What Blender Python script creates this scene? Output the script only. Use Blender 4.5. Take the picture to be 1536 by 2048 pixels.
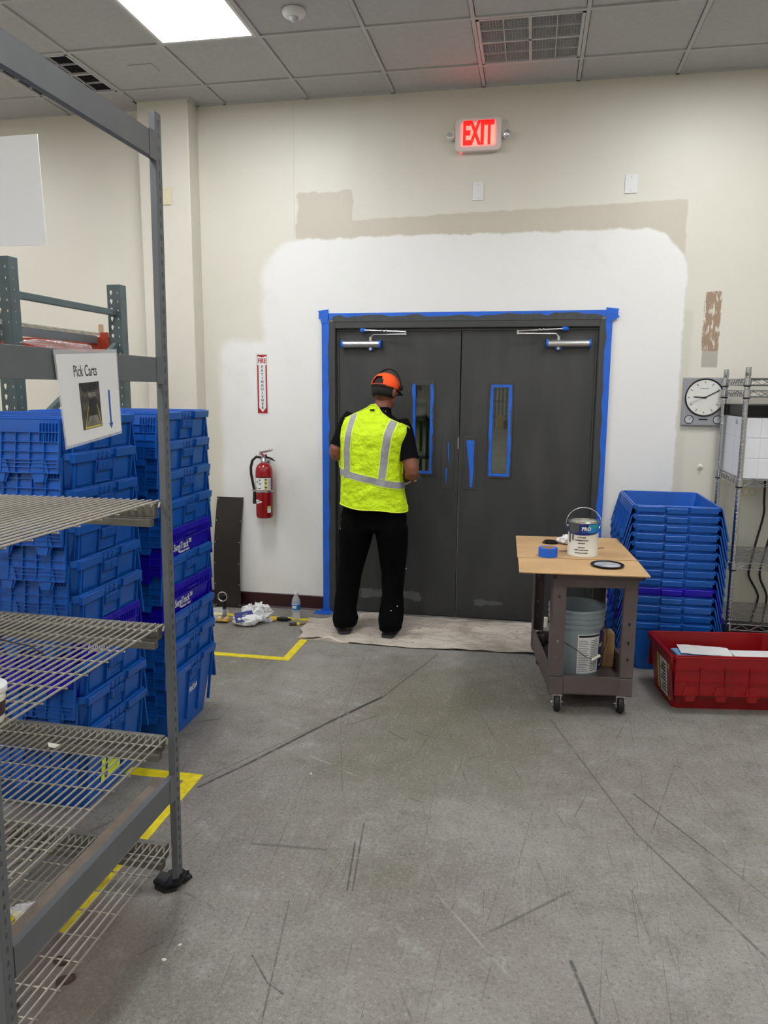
import bpy, bmesh, math, random
from mathutils import Vector, Matrix, noise
random.seed(7)
SC = bpy.context.scene
for o in list(bpy.data.objects): bpy.data.objects.remove(o)
R = math.radians; PI = math.pi; sin = math.sin; cos = math.cos

# ---------------------------------------------------------------- camera
PITCH, YAW, ROLL, FPX = 0.1603, 0.1907, 0.0070, 1514.2
CAM = Vector((0.5074, -5.4419, 1.6792))
fw = Vector((-sin(YAW)*cos(PITCH), cos(YAW)*cos(PITCH), -sin(PITCH)))
rt = Vector((cos(YAW), sin(YAW), 0)); up = rt.cross(fw)
r2 = rt*cos(ROLL) + up*sin(ROLL); u2 = -rt*sin(ROLL) + up*cos(ROLL)
cd = bpy.data.cameras.new('camera'); cam = bpy.data.objects.new('camera', cd)
SC.collection.objects.link(cam)
m = Matrix((r2, u2, -fw)).transposed().to_4x4(); m.translation = CAM; cam.matrix_world = m
cd.sensor_fit = 'HORIZONTAL'; cd.sensor_width = 36; cd.lens = FPX/1536*36; cd.clip_start = .05
SC.camera = cam
# ---------------------------------------------------------------- world, exposure
w = bpy.data.worlds.new('world'); SC.world = w; w.use_nodes = True
w.node_tree.nodes['Background'].inputs[0].default_value = (.55, .6, .7, 1)
w.node_tree.nodes['Background'].inputs[1].default_value = .12
SC.view_settings.view_transform = 'Standard'; SC.view_settings.look = 'None'
SC.view_settings.gamma = 1; SC.view_settings.use_curve_mapping = False
SC.view_settings.exposure = 0.0
LAMP = 25.0          # strength of the fluorescent diffusers

H = 3.668           # ceiling height
XL, XR, YB = -6.0, 4.0, -9.2

# ---------------------------------------------------------------- materials
def lin(c):
    c = c/255.0
    return c/12.92 if c <= .04045 else ((c+.055)/1.055)**2.4
def rgb(*c): return (lin(c[0]), lin(c[1]), lin(c[2]), 1)
class NT:
    def __init__(s, name):
        s.m = bpy.data.materials.new(name); s.m.use_nodes = True
        s.t = s.m.node_tree; s.b = s.t.nodes['Principled BSDF']; s.L = s.t.links
        s.tc = s.n('ShaderNodeTexCoord'); s.obj = s.tc.outputs['Object']
    def n(s, k, **a):
        x = s.t.nodes.new(k)
        for q, v in a.items(): setattr(x, q, v)
        return x
    def put(s, v, i):
        if isinstance(v, bpy.types.NodeSocket): s.L.new(v, i)
        else: i.default_value = v
    def M(s, op, a, b=0.0, c=0.0, clamp=False):
        x = s.n('ShaderNodeMath', operation=op, use_clamp=clamp)
        for i, v in enumerate((a, b, c)): s.put(v, x.inputs[i])
        return x.outputs[0]
    def mix(s, f, a, b):
        x = s.n('ShaderNodeMix', data_type='RGBA')
        s.put(f, x.inputs[0]); s.put(a, x.inputs[6]); s.put(b, x.inputs[7]); return x.outputs[2]
    def noise(s, sc, det=3, rough=.5, scale=(1, 1, 1), rot=(0, 0, 0), loc=(0, 0, 0)):
        mp = s.n('ShaderNodeMapping'); mp.inputs['Scale'].default_value = scale
        mp.inputs['Rotation'].default_value = rot; mp.inputs['Location'].default_value = loc
        s.L.new(s.obj, mp.inputs[0])
        x = s.n('ShaderNodeTexNoise'); x.inputs['Scale'].default_value = sc
        x.inputs['Detail'].default_value = det; x.inputs['Roughness'].default_value = rough
        s.L.new(mp.outputs[0], x.inputs[0]); return x.outputs[0]
    def ramp(s, v, a, b):   # smooth 0..1 between a and b
        x = s.n('ShaderNodeMapRange', interpolation_type='SMOOTHSTEP')
        s.put(v, x.inputs[0]); x.inputs[1].default_value = a; x.inputs[2].default_value = b
        return x.outputs[0]
    def xyz(s):
        x = s.n('ShaderNodeSeparateXYZ'); s.L.new(s.obj, x.inputs[0]); return x.outputs
    def rbox(s, X, Z, x0, x1, z0, z1, r):
        cx, cz, hx, hz = (x0+x1)/2, (z0+z1)/2, (x1-x0)/2-r, (z1-z0)/2-r
        qx = s.M('SUBTRACT', s.M('ABSOLUTE', s.M('SUBTRACT', X, cx)), hx)
        qz = s.M('SUBTRACT', s.M('ABSOLUTE', s.M('SUBTRACT', Z, cz)), hz)
        ax, az = s.M('MAXIMUM', qx, 0.), s.M('MAXIMUM', qz, 0.)
        d = s.M('SQRT', s.M('ADD', s.M('MULTIPLY', ax, ax), s.M('MULTIPLY', az, az)))
        return s.M('SUBTRACT', s.M('ADD', d, s.M('MINIMUM', s.M('MAXIMUM', qx, qz), 0.)), r)
    def seg(s, X, Y, a, b):  # distance to a segment
        dx, dy = b[0]-a[0], b[1]-a[1]; L2 = dx*dx+dy*dy
        px, py = s.M('SUBTRACT', X, a[0]), s.M('SUBTRACT', Y, a[1])
        h = s.M('DIVIDE', s.M('ADD', s.M('MULTIPLY', px, dx), s.M('MULTIPLY', py, dy)), L2, clamp=True)
        ex = s.M('SUBTRACT', px, s.M('MULTIPLY', h, dx)); ey = s.M('SUBTRACT', py, s.M('MULTIPLY', h, dy))
        return s.M('SQRT', s.M('ADD', s.M('MULTIPLY', ex, ex), s.M('MULTIPLY', ey, ey)))
    def bump(s, h, dist=.001, st=1.):
        x = s.n('ShaderNodeBump'); x.inputs['Distance'].default_value = dist; x.inputs['Strength'].default_value = st
        s.L.new(h, x.inputs['Height']); s.L.new(x.outputs[0], s.b.inputs['Normal'])
def mat(name, col, rough=.5, metal=0., var=.0, vs=8, bump=0., bs=40, emit=None, es=1., spec=None, trans=0., alpha=1., coat=0.):
    s = NT(name); b = s.b
    b.inputs['Roughness'].default_value = rough; b.inputs['Metallic'].default_value = metal
    c = rgb(*col)
    if var:
        d = tuple(x*(1-var) for x in c[:3])+(1,); l = tuple(min(1, x*(1+var)) for x in c[:3])+(1,)
        s.put(s.mix(s.ramp(s.noise(vs, 4), .3, .7), d, l), b.inputs['Base Color'])
    else: b.inputs['Base Color'].default_value = c
    if bump: s.bump(s.noise(bs, 3), bump)
    if emit: b.inputs['Emission Color'].default_value = rgb(*emit); b.inputs['Emission Strength'].default_value = es
    if spec is not None: b.inputs['Specular IOR Level'].default_value = spec
    if trans: b.inputs['Transmission Weight'].default_value = trans
    if alpha < 1: b.inputs['Alpha'].default_value = alpha
    if coat: b.inputs['Coat Weight'].default_value = coat
    return s.m

def wall_material():
    s = NT('wall_paint'); X, Y, Z = s.xyz()
    wob = s.M('MULTIPLY', s.M('SUBTRACT', s.noise(6, 5, .65), .5), .07)
    w1 = s.rbox(X, Z, -1.46, 1.47, -1, 2.735, .30)
    w2 = s.rbox(X, Z, -1.80, -1.2, -1, 2.03, .10)
    wd = s.M('ADD', s.M('MINIMUM', w1, w2), wob)
    soft = s.M('MULTIPLY', s.ramp(X, -1.1, -1.5), .03)
    white = s.ramp(s.M('DIVIDE', wd, s.M('ADD', soft, .010)), 1., -1.)
    wob2 = s.M('MULTIPLY', s.M('SUBTRACT', s.noise(12, 4), .5), .03)
    zt = s.M('SUBTRACT', Z, s.M('MULTIPLY', X, .025))
    b1 = s.rbox(X, zt, -1.20, 1.45, 2.2, 2.875, .01)
    b2 = s.rbox(X, Z, -1.19, -.78, 2.8, 3.05, .03)
    beige = s.ramp(s.M('ADD', s.M('MINIMUM', b1, s.M('ADD', b2, s.M('MULTIPLY', wob, .8))), wob2), .008, -.008)
    streak = s.noise(26, 4, .6, scale=(2.2, 1, .6))
    scar = s.ramp(s.M('ADD', s.rbox(X, Z, 1.595, 1.70, 1.945, 2.33, .01), wob2), .004, -.004)
    scar = s.M('MULTIPLY', scar, s.ramp(streak, .62, .52))
    scar2 = s.ramp(s.M('ADD', s.rbox(X, Z, 1.60, 1.70, 1.84, 1.96, .006), s.M('MULTIPLY', wob2, .4)), .004, -.004)
    scar3 = s.ramp(s.M('ADD', s.rbox(X, Z, -2.79, -2.745, 2.04, 2.16, .015), s.M('MULTIPLY', wob2, .3)), .003, -.003)
    tone = s.noise(1.3, 3)
    base = s.mix(tone, rgb(211, 206, 190), rgb(222, 219, 206))
    spot = s.ramp(s.noise(16, 6, .7), .72, .78)
    base = s.mix(s.M('MULTIPLY', spot, .25), base, rgb(150, 144, 130))
    c = s.mix(s.M('MULTIPLY', beige, s.M('ADD', .55, s.M('MULTIPLY', tone, .6))), base, rgb(195, 187, 169))
    # old column of taller paint to the right of the fresh patch
    right = s.ramp(s.rbox(X, Z, 1.44, 1.52, -1, 2.2, .01), .03, -.01)
    c = s.mix(s.M('MULTIPLY', right, .5), c, rgb(200, 196, 178))
    smudge = s.M('MULTIPLY', s.ramp(s.noise(2.6, 5, .6), .52, .75), .35)
    wh = s.mix(smudge, rgb(232, 231, 227), rgb(214, 212, 206))
    c = s.mix(white, c, wh)
    c = s.mix(scar2, c, rgb(178, 170, 160)); c = s.mix(scar, c, rgb(158, 134, 110)); c = s.mix(scar3, c, rgb(176, 150, 118))
    seam = s.ramp(s.M('ABSOLUTE', s.M('ADD', X, 1.21)), .004, .001)
    c = s.mix(s.M('MULTIPLY', s.M('MULTIPLY', seam, .25), s.M('SUBTRACT', 1., white)), c, rgb(150, 145, 130))
    s.put(c, s.b.inputs['Base Color']); s.b.inputs['Roughness'].default_value = .42
    s.bump(s.M('ADD', s.noise(140, 2), s.M('MULTIPLY', s.noise(3, 2), 3.)), .0012, .6)
    return s.m

def floor_material():
    s = NT('concrete_floor'); X, Y, Z = s.xyz()
    big = s.ramp(s.noise(.8, 5, .6), .35, .65); fine = s.noise(75, 4, .8); mid = s.noise(7, 8, .75); spk = s.noise(210, 2, .6)
    c = s.mix(big, rgb(130, 123, 116), rgb(143, 140, 134))
    yel = s.ramp(s.noise(.9, 5, .65, loc=(3, 1, 0)), .50, .68)
    c = s.mix(s.M('MULTIPLY', yel, .6), c, rgb(112, 108, 90))
    c = s.mix(s.M('MULTIPLY', s.ramp(mid, .50, .68), .45), c, rgb(98, 95, 90))
    c = s.mix(s.M('MULTIPLY', s.ramp(mid, .48, .32), .5), c, rgb(160, 159, 155))
    oil = s.ramp(s.M('ADD', s.rbox(X, Y, -.35, .75, -2.6, -.9, .3), s.M('MULTIPLY', s.M('SUBTRACT', s.noise(2.2, 5, .65), .5), 1.1)), .12, -.25)
    c = s.mix(s.M('MULTIPLY', oil, .55), c, rgb(106, 102, 84))
    dens = s.ramp(s.noise(1.1, 3, loc=(8, 3, 0)), .35, .65)
    c = s.mix(s.M('MULTIPLY', s.ramp(fine, .53, .68), .62), c, rgb(72, 70, 67))
    c = s.mix(s.M('MULTIPLY', s.ramp(spk, .58, .66), s.M('ADD', .12, s.M('MULTIPLY', dens, .5))), c, rgb(58, 56, 53))
    c = s.mix(s.M('MULTIPLY', s.ramp(s.noise(14, 6, .8, scale=(1, .25, 1), rot=(0, 0, R(15))), .55, .75), .35), c, rgb(100, 97, 90))
    c = s.mix(s.M('MULTIPLY', s.ramp(s.noise(12, 6, .8, scale=(1, .22, 1), rot=(0, 0, R(-55))), .56, .76), .35), c, rgb(176, 174, 168))
    c = s.mix(s.M('MULTIPLY', s.ramp(fine, .46, .34), .45), c, rgb(170, 169, 166))
    # long random scratches: edges of strongly stretched cells, at several bearings
    for i, (ang, sc, st, wd, k) in enumerate(((22, 2.4, .16, .0045, .55), (-14, 2.8, .14, .0045, .5), (70, 2.6, .16, .0040, .35), (-50, 2.4, .15, .0045, .5), (4, 5.0, .10, .0050, .40), (38, 3.2, .12, .0050, .45), (-30, 6.0, .12, .0050, .35), (8, 3.4, .13, .0045, .35))):
        mp = s.n('ShaderNodeMapping'); mp.inputs['Scale'].default_value = (1, st, 1); mp.inputs['Rotation'].default_value = (0, 0, R(ang)); mp.inputs['Location'].default_value = (i*3.1, i*1.7, .5)
        s.L.new(s.obj, mp.inputs[0]); vo = s.n('ShaderNodeTexVoronoi', feature='DISTANCE_TO_EDGE', voronoi_dimensions='2D'); vo.inputs['Scale'].default_value = sc; s.L.new(mp.outputs[0], vo.inputs[0])
        ln = s.ramp(vo.outputs['Distance'], wd, wd*.15)
        gate = s.ramp(s.noise(2.3, 4, .7, loc=(i*5., 2, 0)), .50, .58)
        c = s.mix(s.M('MULTIPLY', s.M('MULTIPLY', ln, gate), k), c, rgb(58, 56, 52) if i != 7 else rgb(178, 176, 170))
    brk = s.ramp(s.noise(13, 6, .85), .34, .50)
    for a, b, wd, k in (((-.83, -2.645), (-.70, -2.41), .008, .9), ((-.70, -2.41), (-.45, -1.91), .009, 1.), ((-.45, -1.91), (-.25, -1.545), .011, 1.),
                     ((-.86, -2.60), (-.50, -1.98), .003, .6), ((-.24, -1.53), (-.03, -.79), .005, .8), ((-.048, -3.18), (-.085, -2.9), .003, .8),
                     ((-.031, -3.17), (-.08, -2.77), .003, .7), ((-.225, -3.26), (-.144, -3.75), .003, .6), ((-.39, -1.92), (-.22, -2.56), .002, .5), ((-.50, -.81), (-.39, -1.92), .002, .4),
                     ((-.258, -3.52), (-.176, -3.614), .003, .7), ((-.176, -3.614), (-.12, -3.643), .004, .7), ((.66, -1.65), (.964, -2.634), .005, .55), ((.964, -2.634), (1.4, -3.5), .005, .6),
                     ((.989, -2.327), (1.225, -2.723), .004, .8), ((1.225, -2.723), (1.5, -3.2), .003, .5), ((.682, -3.356), (.75, -3.62), .006, .8), ((-1.9, -4.4), (-.9, -2.7), .006, .6)):
        d = s.M('ADD', s.seg(X, Y, a, b), s.M('MULTIPLY', s.M('SUBTRACT', mid, .5), .012))
        c = s.mix(s.M('MULTIPLY', s.M('MULTIPLY', s.ramp(d, wd*1.4, wd*.3), brk), k), c, rgb(52, 50, 46))
    st = s.ramp(s.M('ADD', s.rbox(X, Y, -.95, -.55, -3.9, -3.35, .15), s.M('MULTIPLY', s.M('SUBTRACT', mid, .5), .3)), .06, -.1)
    c = s.mix(s.M('MULTIPLY', st, .5), c, rgb(96, 78, 68))
    s.put(c, s.b.inputs['Base Color'])
    rr = s.n('ShaderNodeMapRange'); s.put(mid, rr.inputs[0]); rr.inputs[3].default_value = .42; rr.inputs[4].default_value = .68
    s.put(rr.outputs[0], s.b.inputs['Roughness']); s.b.inputs['Specular IOR Level'].default_value = .35
    s.bump(s.M('ADD', fine, mid), .0012, .5)
    return s.m

def door_material():
    s = NT('door_paint'); X, Y, Z = s.xyz()
    wob = s.M('MULTIPLY', s.M('SUBTRACT', s.noise(14, 4), .5), .08)
    p = s.M('MINIMUM', s.rbox(X, Z, -.72, -.27, .115, .185, .01), s.rbox(X, Z, .14, .36, .105, .145, .01))
    p = s.ramp(s.M('ADD', p, wob), .008, -.008)
    mottle = s.noise(3, 3, scale=(2, 1, .5))  # uneven blend of two greys in the paint
    c = s.mix(s.ramp(mottle, .4, .65), rgb(53, 54, 54), rgb(62, 62, 60))
    c = s.mix(p, c, rgb(92, 95, 92))
    s.put(c, s.b.inputs['Base Color']); s.b.inputs['Roughness'].default_value = .45
    s.bump(s.noise(60, 3, scale=(1, 1, .2)), .0006); return s.m

MW = wall_material(); MF = floor_material(); MD = door_material()
G = dict(
 white=mat('white_paint', (225, 225, 222), .5), ceil=mat('ceiling_tile', (186, 186, 186), .85, var=.03, vs=30, bump=.001, bs=160),
 tee=mat('ceiling_tee', (190, 190, 188), .6), gap=mat('dark_gap', (30, 30, 32), .9), cream=mat('cream_paint', (213, 208, 194), .45, var=.03, vs=2, bump=.0008, bs=120),
 maroon=mat('maroon_vinyl', (52, 20, 24), .35, var=.1), tape=mat('blue_masking_tape', (26, 98, 205), .6, var=.08, bump=.001, bs=30),
 tapep=mat('tape_painted_over', (62, 66, 66), .5, var=.12, vs=40, bump=.002, bs=30), frame=mat('door_frame_paint', (60, 61, 60), .4, var=.05),
 steel=mat('brushed_aluminium', (205, 205, 205), .28, .9), chrome=mat('chrome', (190, 192, 195), .22, 1.), zinc=mat('zinc_wire', (176, 170, 158), .35, .65),
 dsteel=mat('dark_steel_plate', (64, 60, 58), .32, .8, var=.12, vs=3), rack=mat('grey_rack_enamel', (94, 97, 99), .45, var=.05), rackw=mat('worn_grey_rack', (98, 95, 86), .5, var=.18, vs=14), rust=mat('worn_tan_rack', (118, 106, 94), .6, var=.18, vs=14),
 green=mat('grey_green_rack', (72, 86, 86), .45, var=.08), orange=mat('orange_rack_beam', (176, 58, 28), .5, var=.15),
 blue=mat('blue_plastic', (15, 86, 174), .34, var=.10, vs=5), royal=mat('royal_blue_plastic', (24, 5, 172), .36, var=.1, vs=5), red=mat('red_plastic', (138, 4, 12), .35, var=.1, vs=5),
 yellow=mat('yellow_floor_tape', (226, 206, 22), .55, var=.14, vs=22), black=mat('black_rubber', (18, 18, 19), .55), blackp=mat('black_plastic', (13, 13, 15), .45, spec=.3),
 bfab=mat('black_fabric', (3, 3, 5), .95, bump=.006, bs=24, spec=.12), shirt=mat('black_shirt', (5, 5, 8), .9, bump=.003, bs=26, spec=.15), skin=mat('skin', (126, 74, 52), .5, var=.06), hair=mat('black_hair', (14, 12, 12), .7, bump=.004, bs=160),
 vest=mat('hi_vis_lime_mesh', (208, 240, 4), .75, var=.07, vs=12, bump=.022, bs=24), trim=mat('lime_binding', (232, 252, 70), .6), refl=mat('silver_reflective', (158, 158, 160), .5, .15, var=.08, vs=30, bump=.003, bs=30),
 cap=mat('orange_cap', (255, 88, 14), .75, bump=.001, bs=150), card=mat('cardboard', (186, 150, 106), .8, var=.10, vs=4, bump=.001, bs=9), cardd=mat('cardboard_edge', (140, 105, 70), .9),
 cart=mat('grey_brown_cart_plastic', (92, 80, 78), .55, var=.08), bucket=mat('grey_bucket', (138, 148, 152), .4, var=.04), label=mat('paper_label', (222, 222, 220), .6),
 ink=mat('black_ink', (24, 24, 26), .6), navy=mat('navy_print', (22, 34, 110), .5), cyan=mat('blue_cyan_print', (20, 120, 190), .5), teal=mat('teal_print', (20, 150, 160), .5),
 can=mat('can_white_litho', (226, 224, 212), .4, var=.02), tin=mat('tin', (196, 196, 190), .25, .95), paintg=mat('grey_paint_drip', (78, 82, 80), .4), wet=mat('wet_grey_paint', (150, 155, 158), .15, var=.3, vs=20),
 redp=mat('extinguisher_red', (140, 2, 10), .28, coat=.2), redi=mat('red_ink', (160, 14, 24), .5), canvas=mat('canvas_cloth', (206, 194, 178), .9, var=.10, vs=7, bump=.004, bs=25),
 rag=mat('white_rag', (228, 228, 228), .85, bump=.003, bs=40), wood=mat('stir_stick', (150, 118, 96), .7), yelp=mat('yellow_plastic', (228, 178, 24), .4), clock=mat('silver_grey_plastic', (150, 150, 152), .4), face=mat('clock_face', (222, 222, 212), .5),
 almond=mat('almond_plate', (214, 205, 170), .4), lamp=mat('fluorescent_diffuser', (255, 255, 255), .5, emit=(250, 252, 255), es=LAMP), exitr=mat('exit_letters', (255, 20, 20), .5, emit=(255, 14, 10), es=1.5), led=mat('red_led', (255, 60, 60), .4, emit=(255, 60, 60), es=4),
 exitb=mat('exit_housing', (222, 214, 208), .5), lens=mat('lamp_lens', (210, 215, 215), .08, .6), grille=mat('white_eggcrate', (190, 190, 190), .5), vdark=mat('duct_dark', (42, 42, 44), .9), vdust=mat('dusty_filter', (128, 120, 112), .9, var=.15, vs=30),
 glass=mat('door_glass', (235, 245, 240), .03, trans=1., spec=.5), film=mat('clear_plastic_film', (240, 240, 240), .12, alpha=.28, bump=.004, bs=40), pet=mat('clear_pet', (240, 246, 250), .05, trans=.0, alpha=.35), photo=mat('printed_photo', (72, 68, 64), .5, var=.5, vs=60), photol=mat('printed_photo_pale', (120, 114, 106), .5, var=.3, vs=40),
 photod=mat('printed_photo_dark', (38, 36, 34), .5, var=.4, vs=60), arrow=mat('arrow_blue', (40, 90, 165), .5), olive=mat('printed_yellow', (200, 190, 80), .5), brown=mat('brown_print', (58, 36, 34), .4),
 farw=mat('far_wall', (78, 84, 80), .8), fary=mat('far_yellow', (200, 160, 30), .5), farfill=mat('far_fill_glow', (255, 255, 240), .5, emit=(255, 255, 235), es=24), farg=mat('far_green', (44, 80, 60), .6), shoe=mat('black_shoe', (13, 13, 14), .6, spec=.3), sole=mat('shoe_sole', (44, 44, 44), .7),
 logo=mat('yellow_logo', (225, 170, 50), .5), dust=mat('brown_debris', (70, 52, 42), .9, var=.3), lens2=mat('photo_white', (225, 222, 205), .4), dial=mat('small_dial', (188, 190, 190), .4), wet2=mat('glove_grey', (60, 60, 66), .7), wbox=mat('white_carton', (226, 227, 230), .5))

# ---------------------------------------------------------------- mesh helpers
COL = SC.collection
class MB:
    def __init__(s): s.v = []; s.f = []; s.mi = []; s.k = 0
    def add(s, vs, fs, M=None, k=None):
        b = len(s.v); s.v += [tuple(M @ Vector(p)) if M else tuple(p) for p in vs]
        for f in fs: s.f.append([b+i for i in f]); s.mi.append(s.k if k is None else k)
        return s
    def box(s, x0, x1, y0, y1, z0, z1, M=None, k=None):
        vs = [(x, y, z) for z in (z0, z1) for y in (y0, y1) for x in (x0, x1)]
        return s.add(vs, [(0, 2, 3, 1), (4, 5, 7, 6), (0, 1, 5, 4), (2, 6, 7, 3), (0, 4, 6, 2), (1, 3, 7, 5)], M, k)
    def prism(s, poly, a, b, ax='z', M=None, k=None):   # poly (p,q) extruded a..b along ax
        def P(p, q, t): return {'z': (p, q, t), 'y': (p, t, q), 'x': (t, p, q)}[ax]
        n = len(poly); vs = [P(p, q, a) for p, q in poly]+[P(p, q, b) for p, q in poly]
        fs = [tuple(range(n))[::-1], tuple(range(n, 2*n))]+[(i, (i+1) % n, n+(i+1) % n, n+i) for i in range(n)]
        return s.add(vs, fs, M, k)
    def tube(s, pts, r, n=8, M=None, k=None, caps=True):
        pts = [Vector(p) for p in pts]; rs = r if isinstance(r, (list, tuple)) else [r]*len(pts)
        vs = []; prev = None
        for i, p in enumerate(pts):
            d = (pts[min(i+1, len(pts)-1)]-pts[max(i-1, 0)]).normalized()
            if prev is None: a = d.orthogonal().normalized()
            else:
                a = prev-d*prev.dot(d); a = a.normalized() if a.length > 1e-6 else d.orthogonal().normalized()
            prev = a; b = d.cross(a)
            vs += [p+(a*cos(2*PI*j/n)+b*sin(2*PI*j/n))*rs[i] for j in range(n)]
        fs = [(i*n+j, i*n+(j+1) % n, (i+1)*n+(j+1) % n, (i+1)*n+j) for i in range(len(pts)-1) for j in range(n)]
        if caps: fs += [tuple(range(n))[::-1], tuple(range((len(pts)-1)*n, len(pts)*n))]
        return s.add(vs, fs, M, k)
    def lathe(s, prof, n=24, M=None, k=None, a0=0., a1=2*PI):   # prof [(r,z)]
        full = abs(a1-a0-2*PI) < 1e-6; c = n if full else n+1
        vs = [(r*cos(a0+(a1-a0)*j/n), r*sin(a0+(a1-a0)*j/n), z) for r, z in prof for j in range(c)]
        fs = [(i*c+j, i*c+(j+1) % c, (i+1)*c+(j+1) % c, (i+1)*c+j) for i in range(len(prof)-1) for j in range(n)]
        return s.add(vs, fs, M, k)
    def loft(s, rings, caps=True, M=None, k=None, close=True):
        n = len(rings[0]); vs = [p for r in rings for p in r]; e = n if close else n-1
        fs = [(i*n+j, i*n+(j+1) % n, (i+1)*n+(j+1) % n, (i+1)*n+j) for i in range(len(rings)-1) for j in range(e)]
        if caps: fs += [tuple(range(n))[::-1], tuple(range((len(rings)-1)*n, len(rings)*n))]
        return s.add(vs, fs, M, k)
    def sph(s, c, r, n=12, k=None, M=None):
        rx, ry, rz = r if isinstance(r, tuple) else (r, r, r)
        pr = [(sin(PI*i/8), -cos(PI*i/8)) for i in range(9)]
        T = Matrix.Translation(c) @ Matrix.Diagonal((rx, ry, rz, 1)); T = M @ T if M else T
        return s.lathe([(max(a, .001), b) for a, b in pr], n, T, k)
    def build(s, name, mats, parent=None, smooth=False, bevel=0., loc=None, rotz=0., seg=2):
        me = bpy.data.meshes.new(name); me.from_pydata(s.v, [], s.f)
        mats = mats if isinstance(mats, (list, tuple)) else [mats]
        for q in mats: me.materials.append(q)
        for p, i in zip(me.polygons, s.mi): p.material_index = min(i, len(mats)-1)
        bm = bmesh.new(); bm.from_mesh(me); bmesh.ops.recalc_face_normals(bm, faces=bm.faces); bm.to_mesh(me); bm.free()
        if smooth:
            for p in me.polygons: p.use_smooth = True
        o = bpy.data.objects.new(name, me); COL.objects.link(o)
        if parent: o.parent = parent
        if loc: o.location = loc
        if rotz: o.rotation_euler.z = rotz
        if bevel:
            b = o.modifiers.new('bevel', 'BEVEL'); b.width = bevel; b.segments = seg; b.limit_method = 'ANGLE'; b.angle_limit = R(40)
        elif smooth: ws(o)
        return o
def ws(o, ang=40):
    me = o.data
    me.set_sharp_from_angle(angle=R(ang))
def tag(o, label=None, cat=None, group=None, kind=None):
    for k, v in (('label', label), ('category', cat), ('group', group), ('kind', kind)):
        if v: o[k] = v
    return o
def empty(name, loc, label, cat, group=None, rz=0., kind=None, rot=None):
    o = bpy.data.objects.new(name, None); COL.objects.link(o); o.location = loc; o.rotation_euler = rot or (0, 0, rz)
    o.empty_display_size = .05; return tag(o, label, cat, group, kind)
def copy_tree(o, parent=None):
    c = o.copy(); COL.objects.link(c)
    if parent: c.parent = parent
    for ch in list(o.children): copy_tree(ch, c)
    return c
def text(body, size, material, parent, M, name='lettering', bold=0., sx=1., depth=.0006, align='CENTER', shear=0.):
    cu = bpy.data.curves.new('txt', 'FONT'); cu.body = body; cu.size = size; cu.align_x = align; cu.align_y = 'CENTER'
    cu.offset = bold; cu.extrude = depth; cu.resolution_u = 3; cu.shear = shear
    t = bpy.data.objects.new('txt', cu); COL.objects.link(t)
    me = bpy.data.meshes.new_from_object(t.evaluated_get(bpy.context.evaluated_depsgraph_get()))
    bpy.data.objects.remove(t); bpy.data.curves.remove(cu)
    me.transform(M @ Matrix.Diagonal((sx, 1, 1, 1))); me.materials.clear(); me.materials.append(material)
    o = bpy.data.objects.new(name, me); COL.objects.link(o); me.name = name
    if parent: o.parent = parent
    return o
T = Matrix.Translation
FACE = Matrix.Rotation(PI/2, 4, 'X')                 # text plane facing -Y
FACEX = Matrix.Rotation(PI/2, 4, 'Z') @ FACE         # text plane facing +X

# ================================================================ ROOM
b = MB(); b.box(XL, XR, YB, .2, -.1, 0); b.box(-8, 8, .2, 36, -.1, 0)
tag(b.build('floor', MF), kind='structure')
# door opening
OX0, OX1, OZ = -.925, .955, 2.16
b = MB(); b.box(XL, OX0, 0, .16, 0, H+.1); b.box(OX1, XR, 0, .16, 0, H+.1); b.box(OX0, OX1, 0, .16, OZ-.03, H+.1)
tag(b.build('wall_back', MW), kind='structure')
tag(MB().box(XL-.1, XL, YB, .16, 0, H+.1).build('wall_left', G['cream']), kind='structure')
tag(MB().box(XR, XR+.1, YB, .16, 0, H+.1).build('wall_right', G['cream']), kind='structure')
tag(MB().box(XL, XR, YB-.1, YB, 0, H+.1).build('wall_rear', G['cream']), kind='structure')
b = MB(); b.box(-2.31, -1.925, -.16, 0, 0, H)
pil = tag(b.build('wall_pillar', G['cream'], bevel=.006), kind='structure')
# baseboards of maroon vinyl, in lengths
for nm, runs, y in (('baseboard_back', ((-6, -2.31), (-1.925, -1.56), (-1.56, -1.10), (-1.10, -1.008)), 0.), ('baseboard_right', ((1.01, 1.9), (1.9, 4.0)), 0.)):
    root = empty(nm, (0, 0, 0), None, None, kind='structure')
    for a, c in runs:
        b = MB(); b.prism([(0, .0), (-.018, .0), (-.008, .012), (-.006, .106), (0, .112)], a+.0008, c-.0008, 'x')
        b.build('base_strip', G['maroon'], root)
b = MB(); b.prism([(-.16, 0), (-.178, 0), (-.168, .012), (-.166, .106), (-.16, .112)], -2.31, -1.925, 'x')
tag(b.build('baseboard_pillar', G['maroon']), kind='structure')

# ceiling: slab, tees and lay-in tiles
X0, P = -1.715, .6096
xs = [X0+P*k for k in range(-8, 11)]; ys = [-.346-P*k for k in range(0, 16)]
ce = MB().box(XL, XR, YB, .16, H+.10, H+.16).build('ceiling', G['ceil']); tag(ce, kind='structure')
b = MB()
for x in xs: b.box(x-.011, x+.011, YB, 0, H-.003, H+.03)
for y in ys: b.box(XL, XR, y-.012, y+.012, H-.0025, H+.03)
b.box(XL, XR, -.02, 0, H-.003, H+.02); b.box(-2.33, -1.905, -.18, 0, H-.003, H+.01)
b.build('tee_grid', G['tee'], ce)
LIGHTS = [(0, 1), (5, 1), (-5, 1), (0, 6), (5, 6), (-5, 6), (0, 11), (5, 11), (-5, 11)]
holes = {(-2, 0), (3, 0)}; light_cells = set()
for i, j in LIGHTS: light_cells |= {(i, j), (i, j+1)}
far = MB(); tile_me = {}
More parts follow.
